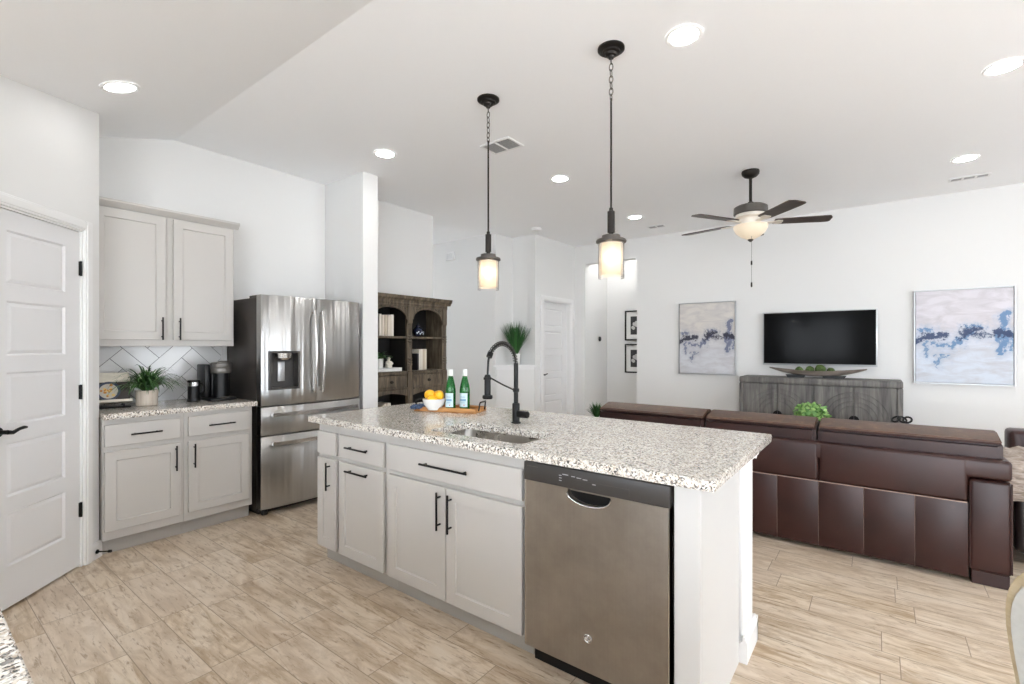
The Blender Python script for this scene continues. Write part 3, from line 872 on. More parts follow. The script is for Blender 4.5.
# ---------------------------------------------------------------- dishwasher
t = thing('dishwasher', 'stainless dishwasher with dark control strip in the island', 'dishwasher', (-.87, 1.665, 0))
b = MB(); b.box(-.3, .3, .0, .53, .1, .868); b.build('tub', M['charcoal'], t)
b = MB(); b.box(-.305, .305, .04, .06, 0, .1); b.build('toe_kick', M['blackm'], t)
hx0, hx1 = -.100, .088
arc_ = [(hx0 + .004, .781)] + [((hx0 + hx1) / 2 + (hx1 - hx0) / 2 * math.cos(R(a)), .772 + .042 * math.sin(R(a))) for a in range(180, 361, 12)] + [(hx1 - .004, .781)]
b = MB(); b.plate([(-.304, .098), (.304, .098), (.304, .7855), (-.304, .7855)], [arc_], -.035, -.005, 'y')
dd = b.build('door', M['steel_dw'], t, smooth=20)
for sx in (-1, 1):
    b = MB(); b.box(*sorted((sx * .304, sx * .2995)), -.0352, 0, .1, .785); b.build('door_edge', M['steel_bar'], dd)
b = MB(); b.tube([(p[0], -.037, p[1]) for p in arc_[1:-1]], .004, 8); b.build('handle_rim', M['chrome'], dd)
b = MB(); b.prism([(p[0], p[1]) for p in arc_], -.008, -.004, 'y'); b.build('handle_pocket', M['blackm'], dd)
b = MB(); b.box(-.306, .306, -.04, 0, .787, .864, .004, 2); cp = b.build('control_panel', M['charcoal'], t)
for x, z, w in ((-.105, .838, .026), (-.07, .836, .016), (-.045, .834, .02), (-.018, .832, .02), (.02, .82, .014), (-.128, .822, .012), (-.128, .812, .012), (-.128, .832, .012)):
    b = MB(); b.box(x - w / 2, x + w / 2, -.0408, -.0398, z - .0016, z + .0016); b.build('control_mark', M['silver'], cp)
b = MB(); b.prism([(-.06, .826), (.16, .826), (.16, .80), (.1608, .80), (.1608, .8268), (-.06, .8268)], -.0404, -.0398, 'y'); b.build('control_outline', M['pewter'], cp)
b = MB(); b.box(-.29, -.235, -.0406, -.0398, .846, .849); b.build('control_slot', M['pewter'], cp)
b = MB(); rot = Matrix.Rotation(R(90), 4, 'X')
b.lathe([(0, 0), (.017, 0), (.017, .003), (.0145, .0045), (.013, .003), (0, .003)], (-.008, -.035, .228), 28, mtx=rot)
for a in range(4):
    th = R(45 + 90 * a)
    b.tube([(-.008 + r * math.cos(th + r * 90), -.0395, .228 + r * math.sin(th + r * 90)) for r in (.002, .005, .008, .0105)], .0014, 6)
b.build('badge', M['chrome'], dd)

# ---------------------------------------------------------------- foliage helpers
def rnd(a, c): return random.uniform(a, c)
def arching(b, base, n, length, width, droop, spread=(.3, 1.0), zmax=None, clampf=None):
    for k in range(n):
        az = rnd(0, 2 * PI); sp = rnd(*spread); L = length * rnd(.7, 1.05)
        d = Vector((math.cos(az) * sp, math.sin(az) * sp, 1)).normalized(); side = Vector((-math.sin(az), math.cos(az), 0))
        p = Vector(base) + Vector((math.cos(az), math.sin(az), 0)) * rnd(0, .02); pts = [p.copy()]
        for q in range(7):
            p = p + d * (L / 7); pts.append(p.copy()); d = (d + Vector((0, 0, -droop * (q + 1) / 7))).normalized()
        if clampf: pts = [clampf(p) for p in pts]
        b.strip(pts, width * rnd(.7, 1.1), side)
def bushy(b, c, r, n, ls):
    for k in range(n):
        th, ph = rnd(0, 2 * PI), math.acos(rnd(-.5, 1)); rr_ = r * rnd(.55, 1.0)
        d = Vector((math.sin(ph) * math.cos(th), math.sin(ph) * math.sin(th), math.cos(ph) * .8)); p = Vector(c) + d * rr_
        q = Vector((rnd(-1, 1), rnd(-1, 1), rnd(-.3, 1))).normalized(); side = q.cross(d if d.length > .1 else Vector((0, 0, 1)))
        if side.length < .05: side = Vector((1, 0, 0))
        b.strip([p - q * ls * .5, p - q * ls * .1, p + q * ls * .25, p + q * ls * .5], ls * .6, side)

# ---------------------------------------------------------------- things on the left counter
CT = .9142
t = thing('potted_fern', 'green spider fern in a whitewashed pot on the left counter', 'plant', (-4.22, 1.165, CT))
b = MB(); b.lathe([(0, 0), (.058, 0), (.064, .004), (.068, .112), (.062, .112), (.058, .02), (0, .018)], seg=28); b.build('pot', M['potwood'], t)
b = MB(); b.lathe([(0, .09), (.06, .092), (.06, .1), (0, .104)]); b.build('soil', M['soil'], t)
b = MB()
def keep(p): return Vector((min(max(p.x, -.25), .24), p.y, max(p.z, .012 if abs(p.x) + abs(p.y) > .085 else p.z)))
arching(b, (0, 0, .1), 190, .30, .013, .62, (.3, 1.5), clampf=keep); b.build('foliage', M['fern'], t, normals=False)

t = thing('cookbook_stand', 'pale wooden recipe stand holding a cookbook by the pantry corner', 'stand', (-4.26, .955, CT), R(80))
tl = Matrix.Rotation(R(-14), 4, 'X')
b = MB(); b.box(-.115, .115, .0, .012, .03, .25, .003, 1, mtx=tl); b.build('back_board', M['cream'], t)
b = MB(); b.box(-.13, .13, -.055, .02, .03, .05, .003, 1, mtx=tl); b.build('ledge', M['cream'], t)
b = MB()
for s in (-.08, .08): b.tube([(s, -.05, .03), (s, -.055, .004), (s, .10, .004), (s, .06, .16)], .004, 8)
b.tube([(-.12, -.052, .006), (.12, -.052, .006)], .004, 8); b.box(-.12, .12, -.05, .03, 0, .012, .002, 1)
b.build('leg_frame', M['blackm'], t)
t = thing('cookbook', 'cookbook with a plate of food on its dark cover, on the stand', 'book', (-4.26, .955, CT), R(80))
b = MB(); b.box(-.118, .118, -.022, -.003, .0505, .178, .002, 1, mtx=tl); b.build('cover', plain('brown_cover', rgb(44, 34, 30), .35, vary=.25, scale=25), t)
b = MB(); b.box(-.118, .118, -.0225, -.0025, .178, .218, .002, 1, mtx=tl); b.build('cover_band', M['cream'], t)
def on_cover(prof, x, z, mat, nm, sy=1):
    b = MB(); mm = tl @ Matrix.Translation((x, -.0221, z)) @ Matrix.Rotation(R(90), 4, 'X'); b.lathe(prof, (0, 0, 0), 28, mtx=mm); return b.build(nm, mat, t)
on_cover([(0, 0), (.066, 0), (.066, .001), (0, .001)], .0, .115, plain('cover_plate_blue', rgb(48, 62, 84), .4), 'plate_picture')
on_cover([(0, .001), (.052, .001), (.052, .0016), (0, .0016)], 0, .114, plain('cover_plate_cream', rgb(196, 190, 176), .4), 'sauce_picture')
b = MB()
for k in range(20):
    a, r_ = rnd(0, 6.28), rnd(0, .042)
    mm = tl @ Matrix.Translation((r_ * math.cos(a), -.0237, .118 + r_ * math.sin(a)))
    b.ball((0, 0, 0), (rnd(.007, .012), .001, rnd(.006, .010)), 10, k % 2, mm)
b.build('food_picture', [plain('cover_orange', rgb(196, 128, 52), .5), plain('cover_yellow', rgb(226, 192, 124), .5)], t)

t = thing('milk_frother', 'small black milk frother left of the coffee maker', 'appliance', (-4.25, 1.475, CT))
b = MB(); b.lathe([(0, 0), (.046, 0), (.048, .01), (.046, .02), (.041, .022), (.041, .125), (0, .125)]); b.build('jug', M['blackm'], t)
b = MB(); b.lathe([(.0415, .12), (.0415, .15), (0, .15)], cap=False); b.build('collar_ring', M['chrome'], t)
b = MB(); b.lathe([(0, .15), (.043, .15), (.044, .158), (.04, .166), (0, .167)]); b.build('lid', M['blackm'], t)
b = MB(); b.tube([(.0, .04, .14), (0, .062, .13), (0, .066, .08), (0, .041, .05)], .006, 8); b.build('handle', M['blackm'], t)

t = thing('coffee_maker', 'black single-cup coffee maker with silver head beside the refrigerator', 'appliance', (-4.25, 1.638, CT), R(90))
b = MB(); b.box(-.095, .095, -.15, .14, 0, .022, .008, 2); b.build('drip_base', M['blackm'], t)
b = MB(); b.box(-.095, -.052, -.02, .14, .022, .285, .01, 2); b.build('water_tank', M['blackm'], t)
b = MB(); b.box(-.05, .092, -.03, .14, .022, .222, .014, 2); b.lathe([(.0, .022), (.058, .022), (.058, .215), (0, .215)], (.02, -.03, 0)); b.build('body', M['blackm'], t)
b = MB(); b.lathe([(0, .215), (.07, .215), (.074, .225), (.074, .255), (.072, .258), (.074, .261), (.074, .29), (.066, .3), (0, .302)], (.02, -.03, 0)); b.build('brew_head', plain('satin_grey', rgb(128, 125, 121), .35, .6), t)
b = MB(); b.tube([(-.03, -.10, .292), (-.025, -.105, .31), (.065, -.105, .31), (.07, -.10, .292)], .005, 8); b.build('lid_handle', M['chrome'], t)
b = MB(); b.box(-.035, .08, -.14, -.092, .022, .03, .003, 1); b.build('drip_tray', M['chrome'], t)

# ---------------------------------------------------------------- tray and drinks on the island
TR = math.atan2(.142, .422); TX, TY = -2.447, 2.139
def tr(x, y, z=0): return (TX + x * math.cos(TR) - y * math.sin(TR), TY + x * math.sin(TR) + y * math.cos(TR), CT + z)
t = thing('serving_tray', 'wooden serving tray with black handles on the island', 'tray', tr(.222, .09), TR)
b = MB(); b.box(-.222, .222, -.09, .09, 0, .012, .002, 1)
for y0, y1 in ((-.09, -.08), (.08, .09)): b.box(-.222, .222, y0, y1, 0, .03, .003, 1)
for x0, x1 in ((-.222, -.212), (.212, .222)): b.box(x0, x1, -.09, .09, 0, .03, .003, 1)
b.build('tray_body', M['traywood'], t)
for s in (-1, 1):
    b = MB(); b.tube([(s * .224, -.05, .012), (s * .228, -.05, .03), (s * .232, -.048, .062), (s * .234, -.042, .068), (s * .234, .042, .068), (s * .232, .048, .062), (s * .228, .05, .03), (s * .224, .05, .012)], .005, 8)
    b.build('handle', M['black'], t)
t = thing('fruit_bowl', 'white bowl full of lemons on the wooden tray', 'bowl', tr(.138, .02, .0125))
b = MB(); b.lathe([(0, .004), (.036, .004), (.036, 0), (.04, 0), (.043, .006), (.066, .035), (.076, .072), (.073, .073), (.062, .038), (.04, .012), (0, .01)], seg=36); b.build('bowl_body', M['white'], t)
GL = 'lemons in the white bowl'
def lemon(x, y, z, ax, ay, label):
    b = MB(); pr = [(r_ * 1.14, z_ * 1.05) for r_, z_ in ((0, -.040), (.006, -.038), (.012, -.033), (.024, -.022), (.0295, 0), (.024, .022), (.012, .033), (.006, .038), (0, .041))]
    b.lathe(pr, (0, 0, 0), 20, mtx=Matrix.Rotation(ax, 4, 'X') @ Matrix.Rotation(ay, 4, 'Y'))
    p = tr(.138 + x, .02 + y, .0125 + z)
    return tag(b.build('lemon', M['lemon'], None, p, 60), label, 'lemon', GL)
lemon(-.032, .0, .098, .3, 1.4, 'big yellow lemon on the left of the bowl pile')
lemon(.034, .004, .092, .5, .5, 'yellow lemon on the right of the bowl, beside the bottles')
lemon(.004, -.034, .066, 1.4, 1.3, 'low lemon peeping over the front rim of the bowl')
lemon(.004, .040, .088, 1.3, 1.0, 'lemon at the back of the white bowl')
def bottle(x, y, label, rz):
    t = thing('water_bottle', label, 'bottle', tr(x, y, .0125), rz, 'green bottles on the tray')
    b = MB(); b.lathe([(0, .006), (.026, 0), (.033, .006), (.034, .12), (.0335, .135), (.029, .165), (.02, .20), (.0145, .222), (.0135, .24), (0, .241)], seg=32); b.build('glass_body', M['green_glass'], t, smooth=60)
    b = MB(); b.lathe([(.0148, .222), (.0155, .224), (.0155, .262), (.013, .266), (0, .266)]); b.build('cap', plain('white_cap', rgb(226, 228, 226), .3), t)
    b = MB(); tt = bmesh.new(); n = 12; va = []
    for k in range(n + 1):
        a = R(-52 + 104 * k / n) - PI / 2
        va.append([tt.verts.new((.0348 * math.cos(a), .0348 * math.sin(a), z)) for z in (.022, .112)])
    for p, q in zip(va, va[1:]): tt.faces.new((p[0], q[0], q[1], p[1]))
    b.add(tt); b.build('label', plain('pale_label', rgb(196, 216, 222), .5, vary=.06, scale=50), t)
    b = MB()
    for z0, z1, w in ((.085, .089, 26), (.060, .074, 34), (.048, .052, 22)):
        tt = bmesh.new(); va = []
        for k in range(7):
            a = R(-w + 2 * w * k / 6) - PI / 2; va.append([tt.verts.new((.0351 * math.cos(a), .0351 * math.sin(a), z)) for z in (z0, z1)])
        for p, q in zip(va, va[1:]): tt.faces.new((p[0], q[0], q[1], p[1]))
        b.add(tt)
    b.build('label_print', plain('label_blue', rgb(120, 160, 190), .5), t)
    b = MB(); tt = bmesh.new(); c_ = Vector((.0352 * math.cos(-PI / 2 + .25), .0352 * math.sin(-PI / 2 + .25), .035)); vs = []
    for k in range(10):
        r_ = .006 if k % 2 == 0 else .0026; a = R(90 + 36 * k); vs.append(tt.verts.new(c_ + Vector((r_ * math.cos(a), -.0006, r_ * math.sin(a)))))
    tt.faces.new(vs); b.add(tt); b.build('label_star', plain('label_red', rgb(190, 40, 50), .5), t)
bottle(.246, .045, 'left green glass water bottle, next to the lemon bowl', R(20))
bottle(.335, .072, 'right green glass water bottle, nearest the tray handle', R(20))
b = MB(); tt = bmesh.new(); bmesh.ops.create_grid(tt, x_segments=14, y_segments=14, size=.5)
for v in tt.verts: v.co = Vector((v.co.x * .058, v.co.y * .11, .012 + .008 * math.sin(v.co.x * 19) * math.cos(v.co.y * 15) + .006 * math.sin(v.co.y * 31)))
r_ = bmesh.ops.extrude_face_region(tt, geom=list(tt.faces))
for v in [q for q in r_['geom'] if isinstance(q, bmesh.types.BMVert)]: v.co.z += .014
b.add(tt); tag(b.build('napkin', M['navy'], None, tr(.035, .01, .0125), 60), 'crumpled blue napkin at the left end of the tray', 'napkin')

# ---------------------------------------------------------------- pendants
def pendant(x, y, label):
    t = thing('pendant_light', label, 'pendant light', (x, y, CZ), 0, 'pendants over the island')
    b = MB(); b.lathe([(.074, -.001), (.074, -.010), (.066, -.016), (.05, -.018), (.048, -.028), (.034, -.032), (.03, -.042), (.018, -.046), (.014, -.058), (0, -.06)]); b.build('canopy', M['bronze'], t)
    b = MB(); z = -.055
    b.tube([(0, 0, z), (0, 0, z - .035)], .004, 8); z -= .03
    for k in range(6):
        h, w = .042, .011; ang = k % 2 * PI / 2; pts = []
        for q in range(16):
            a = 2 * PI * q / 16; u_ = w * math.cos(a); pts.append((u_ * math.cos(ang), u_ * math.sin(ang), z - h / 2 + h / 2 * math.sin(a)))
        b.tube(pts, .0028, 6, closed=True); z -= h - .008
    b.build('chain', M['pewter'], t)
    b = MB(); b.tube([(0, 0, z + .01), (0, 0, -.90)], .0058, 10); b.build('rod', M['bronze'], t)
    b = MB(); b.lathe([(.006, -.885), (.011, -.89), (.011, -.905), (.02, -.908), (.02, -1.025), (.012, -1.028), (.012, -1.045)]); b.build('stem', M['bronze'], t)
    b = MB(); b.lathe([(.01, -1.04), (.05, -1.042), (.052, -1.06), (.056, -1.063), (.080, -1.066), (.083, -1.072), (.083, -1.080), (.072, -1.086), (0, -1.086)]); b.build('cap_plate', M['pewter'], t)
    b = MB(); b.lathe([(.0705, -1.086), (.072, -1.086), (.072, -1.28), (.0705, -1.28), (.0705, -1.086)], seg=40, cap=False); b.build('outer_glass', M['clear'], t)
    b = MB(); b.lathe([(.062, -1.088), (.064, -1.088), (.064, -1.262), (.062, -1.265), (.062, -1.088)], seg=40, cap=False)
    b.build('inner_shade', M['frost'], t)
    b = MB(); b.ball((0, 0, -1.165), (.026, .026, .034), 20); b.build('bulb', M['bulb'], t)
    b = MB(); b.cyl((0, 0, -1.087), (0, 0, -1.14), .014); b.build('socket', M['white'], t)
pendant(-1.179, 2.456, 'nearer island pendant with cream glass cylinder, on the right')
pendant(-2.076, 2.462, 'farther island pendant with cream glass cylinder, left of faucet')

# ---------------------------------------------------------------- recessed lights, vents, smoke detector
GR = 'recessed ceiling lights'
def downlight(x, y, label, z=CZ, tilt=0, lens='lamp'):
    t = thing('recessed_light', label, 'ceiling light', (x, y, z - .001), 0, GR)
    t.rotation_euler = (tilt, 0, 0)
    b = MB(); b.lathe([(.095, 0), (.095, -.004), (.088, -.008), (.074, -.005), (.072, -.001)], seg=40, cap=False); b.build('trim_ring', M['trim'], t)
    b = MB(); b.lathe([(0, -.0025), (.073, -.0025), (.073, -.001), (0, -.001)], seg=40); b.build('lens', M[lens], t)
downlight(-3.365, 2.617, 'recessed light in the flat ceiling before the refrigerator')
downlight(-2.492, 4.052, 'recessed light between the two pendants, beyond the island')
downlight(-2.469, 5.835, 'small far recessed light right of the nearer pendant')
downlight(-.822, 2.591, 'big bright recessed light at the top centre of the ceiling')
downlight(.595, 4.027, 'recessed light cut by the right picture edge')
downlight(.612, 5.786, 'recessed light over the blue painting, beside the far ceiling vent')
downlight(-3.455, .826, 'recessed light on the sloped ceiling above the pantry door', ceil_z(.826), math.atan(SL), 'lamp_soft')
downlight(-3.45, 7.40, 'added unseen recessed light just inside the hall opening')  # this and the next two: unseen lamps added to brighten the halls
downlight(-2.6, 7.46, 'added unseen recessed light in the hall past the opening')
downlight(-6.3, 4.85, 'added unseen recessed light deep in the entry hall')
def vent(x, y, w, d, n, label, slat_axis='x'):
    t = thing('ceiling_vent', label, 'vent', (x, y, CZ - .001))
    cells = []; g_ = .018; cw = (w - g_ * (n + 1)) / n
    for k in range(n): cells.append((-w / 2 + g_ + k * (cw + g_), -w / 2 + g_ + k * (cw + g_) + cw))
    b = MB(); b.plate([(-w / 2, -d / 2), (w / 2, -d / 2), (w / 2, d / 2), (-w / 2, d / 2)], [[(a, -d / 2 + g_), (c, -d / 2 + g_), (c, d / 2 - g_), (a, d / 2 - g_)] for a, c in cells], -.008, 0)
    b.build('frame', M['trim'], t, smooth=0)
    b = MB()
    b.box(-w / 2 + .01, w / 2 - .01, -d / 2 + .01, d / 2 - .01, -.002, -.0005); b.build('backing', M['ventdark'], t)
    for a, c in cells:
        b = MB(); m_ = max(3, int((d - 2 * g_) / .016))
        for q in range(m_):
            yy_ = -d / 2 + g_ + (q + .5) * (d - 2 * g_) / m_
            b.box(a, c, yy_ - .0035, yy_ + .0035, -.007, -.0025)
        b.build('louver', M['louver'], t)
vent(-2.466, 3.095, .30, .21, 2, 'white ceiling vent behind the farther pendant')
vent(.712, 6.444, .30, .115, 3, 'white ceiling vent over the right end of television wall')
vent(-2.42, 6.46, .24, .13, 2, 'small ceiling vent near the hall opening')
t = thing('smoke_detector', 'round white smoke detector on the ceiling before the closet', 'smoke detector', (-3.80, 5.55, CZ - .001))
b = MB(); b.lathe([(0, 0), (.07, 0), (.07, -.012), (.058, -.03), (.03, -.036), (0, -.036)]); b.build('housing', M['trim'], t)
b = MB(); b.lathe([(.061, -.0255), (.063, -.022), (.066, -.017)], cap=False); b.build('sensor_slot', M['ventdark'], t)
t = thing('door_chime', 'small white chime box high on the entry hall wall', 'chime', (-5.345, 5.429, 2.70))
b = MB(); b.box(-.09, .09, -.03, 0, 0, .13, .008, 2); b.build('cover', M['trim'], t)
b = MB()
for k in range(5): b.box(-.06, .06, -.0315, -.0295, .03 + k * .016, .035 + k * .016)
b.build('grille', M['silver'], t)

# ---------------------------------------------------------------- ceiling fan
t = thing('ceiling_fan', 'five-blade ceiling fan with lit glass bowl', 'ceiling fan', (-.955, 4.969, CZ))
b = MB(); b.lathe([(.075, -.001), (.078, -.012), (.074, -.035), (.055, -.055), (.022, -.07), (0, -.07)]); b.build('canopy', M['bronze'], t)
b = MB(); b.cyl((0, 0, -.06), (0, 0, -.32), .0135); b.lathe([(.0135, -.29), (.024, -.296), (.026, -.315), (.02, -.325)], cap=False); b.build('downrod', M['bronze'], t)
b = MB(); b.lathe([(0, -.315), (.05, -.318), (.12, -.33), (.145, -.345), (.148, -.405), (.138, -.412), (.0, -.412)], seg=40); b.build('motor_housing', M['pewter'], t)
b = MB(); b.lathe([(.13, -.412), (.132, -.44), (.10, -.455), (.085, -.49), (.09, -.515), (.0, -.515)], seg=40); b.build('light_fitter', plain('brushed_nickel', rgb(228, 222, 212), .4, .1), t)
b = MB(); b.lathe([(.146, -.515), (.15, -.52), (.146, -.545), (.125, -.585), (.08, -.622), (.03, -.645), (0, -.648)], seg=40); b.build('glass_bowl', M['fan_bowl'], t, smooth=60)
b = MB(); b.lathe([(0, -.642), (.022, -.644), (.026, -.652), (.016, -.662), (.006, -.67), (0, -.672)]); b.build('finial', M['pewter'], t)
for k in range(5):
    a = R(24 + 72 * k); mz = Matrix.Rotation(a, 4, 'Z') @ Matrix.Translation((0, 0, -.488)) @ Matrix.Rotation(R(-8), 4, 'X')
    b = MB(); b.prism([(.20, -.052), (.24, -.060), (.60, -.072), (.652, -.072), (.678, -.03), (.68, .05), (.668, .068), (.60, .072), (.24, .060), (.20, .052)], -.004, .004, 'z', mtx=mz)
    bl = b.build('blade', M['bladewood'], t)
    b = MB(); b.prism([(.115, -.02), (.19, -.02), (.225, -.042), (.27, -.03), (.27, .03), (.225, .042), (.19, .02), (.115, .02)], -.012, -.0045, 'z', mtx=mz)
    b.build('blade_arm', plain('fan_arm_nickel', rgb(224, 218, 208), .4, .1), bl)
b = MB(); b.tube([(.02, -.06, -.50), (.02, -.06, -.86)], .0016, 6); b.tube([(.02, -.06, -.90), (.02, -.06, -1.06)], .0016, 6); b.build('pull_chain', M['pewter'], t)
b = MB(); b.lathe([(0, -.855), (.007, -.86), (.008, -.895), (0, -.9)], (.02, -.06, 0), 12); b.lathe([(0, -1.055), (.007, -1.06), (.008, -1.10), (0, -1.106)], (.02, -.06, 0), 12); b.build('pull_knob', M['bronze'], t)

# ---------------------------------------------------------------- bookcase
BX, BY = -4.30, 3.55
t = thing('bookcase', 'weathered dark wood bookcase with carved arches and drawers', 'bookcase', (BX, BY, 0), R(90))
HW, F, K = .57, -.18, .185
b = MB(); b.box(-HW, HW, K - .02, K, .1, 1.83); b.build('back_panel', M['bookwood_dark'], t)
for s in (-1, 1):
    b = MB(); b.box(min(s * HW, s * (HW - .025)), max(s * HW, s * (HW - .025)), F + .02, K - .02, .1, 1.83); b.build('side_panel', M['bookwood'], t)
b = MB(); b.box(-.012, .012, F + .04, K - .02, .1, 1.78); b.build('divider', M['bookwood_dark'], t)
for x in (-.535, 0, .535):
    b = MB(); w = .035
    b.box(x - w, x + w, F, F + .05, .1, 1.06, .004, 1); b.box(x - w, x + w, F + .012, F + .05, 1.06, 1.80, .003, 1); b.box(x - w, x + w, F, F + .05, 1.60, 1.80, .004, 1)
    prof = [(.028, 1.06), (.03, 1.07), (.022, 1.085)]
    for c_ in (1.15, 1.18, 1.21, 1.40, 1.43, 1.46): prof += [(.020, c_ - .014), (.031, c_ - .008), (.031, c_ + .004), (.020, c_ + .010)]
    prof += [(.022, 1.575), (.03, 1.59), (.028, 1.60)]
    b.lathe(prof, (x, F + .016, 0), 18); b.build('post', M['bookwood'], t)
for z0, z1 in ((1.432, 1.455), (1.045, 1.072), (.845, .87), (.46, .48)):
    b = MB(); b.box(-HW + .025, HW - .025, F + .03, K - .02, z0, z1, .003, 1); b.build('shelf', M['bookwood'], t)
for x0, x1 in ((-.50, -.035), (.035, .50)):
    cx = (x0 + x1) / 2; hw_ = (x1 - x0) / 2
    P = [(x0, 1.79), (x0, 1.635)]
    for k in range(25):
        a = R(180 - 180 * k / 24); P.append((cx + (hw_ - .008) * math.cos(a), 1.65 + .115 * math.sin(a)))
    P += [(x1, 1.635), (x1, 1.79)]
    b = MB(); b.prism(P, F + .012, F + .03, 'y')
    pts = [(cx + (hw_ - .014) * math.cos(R(a)), F + .01, 1.65 + .124 * math.sin(R(a))) for a in range(0, 181, 6)]
    b.tube(pts, .006, 6)
    for sx in (-1, 1):
        for q in range(3): b.ball((cx + sx * (hw_ - .03 - q * .03), F + .01, 1.765 - abs(q - 0) * .0), (.009, .005, .009), 8)
    b.build('arch', M['bookwood'], t)
    # drawer with carved field, rails above and below
    d = MB(); d.box(x0 + .008, x1 - .008, F + .004, F + .024, .892, 1.03, .003, 1)
    d.box(x0 + .022, x1 - .022, F - .002, F + .006, .905, 1.017, .004, 1); dw = d.build('drawer', M['bookwood'], t)
    b = MB(); b.lathe([(0, 0), (.016, 0), (.008, .008), (.018, .018), (.012, .028), (0, .03)], (cx, F - .002, .962), 16, mtx=Matrix.Rotation(R(90), 4, 'X')); b.build('knob', M['bronze'], dw)
    b = MB(); P = [(x0, .87), (x0, .80)]
    for k in range(13):
        f = k / 12; P.append((x0 + (x1 - x0) * f, .80 + .035 * math.sin(PI * f)))
    P += [(x1, .80), (x1, .87)]
    b.prism(P, F + .01, F + .03, 'y'); b.build('apron', M['bookwood'], t)
    b = MB()
    for k in range(22):
        x = x0 + (k + .5) * (x1 - x0) / 22
        b.box(x - .0065, x + .0065, F - .004, F + .01, 1.045, 1.066, .002, 1); b.box(x - .0065, x + .0065, F - .004, F + .01, .872, .888, .002, 1)
    b.box(x0, x1, F + .004, F + .03, 1.036, 1.074); b.box(x0, x1, F + .004, F + .03, .868, .892)
    b.build('carved_rail', M['bookwood'], t)
b = MB(); b.box(-HW, HW, F - .004, F + .03, 1.785, 1.835, .002, 1)
for k in range(58):
    x = -HW + .01 + k * (2 * HW - .02) / 57; b.ball((x, F - .005, 1.808), (.0075, .005, .011), 8)
b.build('frieze', M['bookwood'], t)
b = MB(); b.prism([(K, 1.83), (F - .004, 1.83), (F - .012, 1.85), (F - .03, 1.868), (F - .034, 1.885), (F - .04, 1.90), (K, 1.90)], -HW - .03, HW + .054, 'x'); b.build('crown', M['bookwood'], t, smooth=20)
b = MB(); b.box(-HW, HW, F, K, 0, .1, .004, 1); b.build('plinth', M['bookwood'], t)

def bk(x, y, z): return (BX - y, BY + x, z)     # bookcase local point
ORD = ['first', 'second', 'third', 'fourth', 'fifth', 'sixth']
def books(group, where, spec, depth=.15, name='book'):
    x, z, lst = spec
    for k, (w, h, cm) in enumerate(lst):
        e_ = .0045; b = MB(); b.box(0, w - e_, -.004, .006, 0, h, .004, 2); b.box(0, .0022, 0, depth, 0, h, m=0); b.box(w - e_ - .0022, w - e_, 0, depth, 0, h, m=0)
        b.box(.0022, w - e_ - .0022, .004, depth - .006, .003, h - .003, m=1)
        o = b.build(name, [cm, M['cream']], None, bk(x, -.10, z), rotz=R(90))
        tag(o, '%s book from the left %s' % (ORD[k], where), 'book', group); x += w
pap = [plain('book_cream', rgb(224, 214, 198), .6), plain('book_pale', rgb(232, 226, 214), .6), plain('book_beige', rgb(206, 192, 172), .6), plain('book_dark', rgb(40, 36, 38), .6)]
books('pale books under the left arch', 'under the left arch of the bookcase', (-.36, 1.456, [(.034, .235, pap[1]), (.038, .225, pap[0]), (.038, .228, pap[2]), (.044, .226, pap[0]), (.042, .235, pap[1])]))
books('books on the right shelf below the vase', 'on the right shelf under the dark vase', (.165, 1.073, [(.03, .19, pap[3]), (.026, .235, pap[1]), (.034, .24, pap[1]), (.03, .238, pap[2]), (.03, .24, pap[0])]))
books('small books on the lower left shelf', 'on the low shelf behind the island top', (-.315, .481, [(.022, .235, pap[0]), (.022, .25, pap[1]), (.02, .25, pap[2]), (.022, .255, pap[1]), (.024, .25, pap[0])]))
t = thing('display_box', 'flat white box lying on the left bookcase shelf', 'box', bk(-.245, -.05, 1.0725), R(90))
b = MB(); b.box(-.16, .16, -.09, .09, 0, .032, .003, 1); b.build('box_body', M['white'], t)
b = MB(); b.box(-.162, .162, -.092, .092, .033, .04, .002, 1); b.build('lid', M['white'], t)
t = thing('figurine', 'small cream figurine on the flat white box', 'figurine', bk(-.205, -.06, 1.1128))
b = MB(); b.lathe([(0, 0), (.038, 0), (.04, .006), (.034, .03), (.037, .055), (.03, .07), (.014, .077), (.013, .083), (.02, .092), (.02, .104), (.012, .115), (0, .118)], seg=20)
for s in (-1, 1): b.tube([(.0, s * .028, .066), (.016, s * .042, .045), (.028, s * .022, .03)], [.01, .009, .007], 8)
b.build('body', M['cream'], t, smooth=60)
t = thing('potted_plant', 'small leafy plant in a white pot on the bookcase', 'plant', bk(-.335, -.06, 1.1128))
b = MB(); b.lathe([(0, 0), (.045, 0), (.05, .1), (.045, .1), (.042, .012), (0, .01)], seg=24); b.build('pot', M['white'], t)
b = MB(); b.lathe([(0, .085), (.0445, .085), (.0445, .09), (0, .09)]); b.build('soil', M['soil'], t)
b = MB(); arching(b, (0, 0, .088), 26, .17, .04, .55, (.5, 1.6), clampf=lambda p: Vector((min(max(p.x, -.16), .12), max(p.y, -.12), p.z))); b.build('foliage', M['fern'], t, normals=False)
t = thing('vase', 'dark navy rounded vase under the right bookcase arch', 'vase', bk(.215, -.06, 1.4555))
b = MB(); b.lathe([(0, 0), (.035, 0), (.052, .02), (.066, .05), (.06, .085), (.035, .108), (.024, .118), (.026, .128), (.02, .13), (.018, .12), (0, .11)], seg=28); b.build('body', plain('navy_glaze', rgb(26, 32, 52), .15), t, smooth=60)
b = MB(); b.lathe([(0, .128), (.021, .131), (.012, .14), (.006, .145), (.008, .155), (0, .16)], seg=16); b.build('stopper', plain('navy_glaze_lid', rgb(26, 32, 52), .15), t)
b = MB()
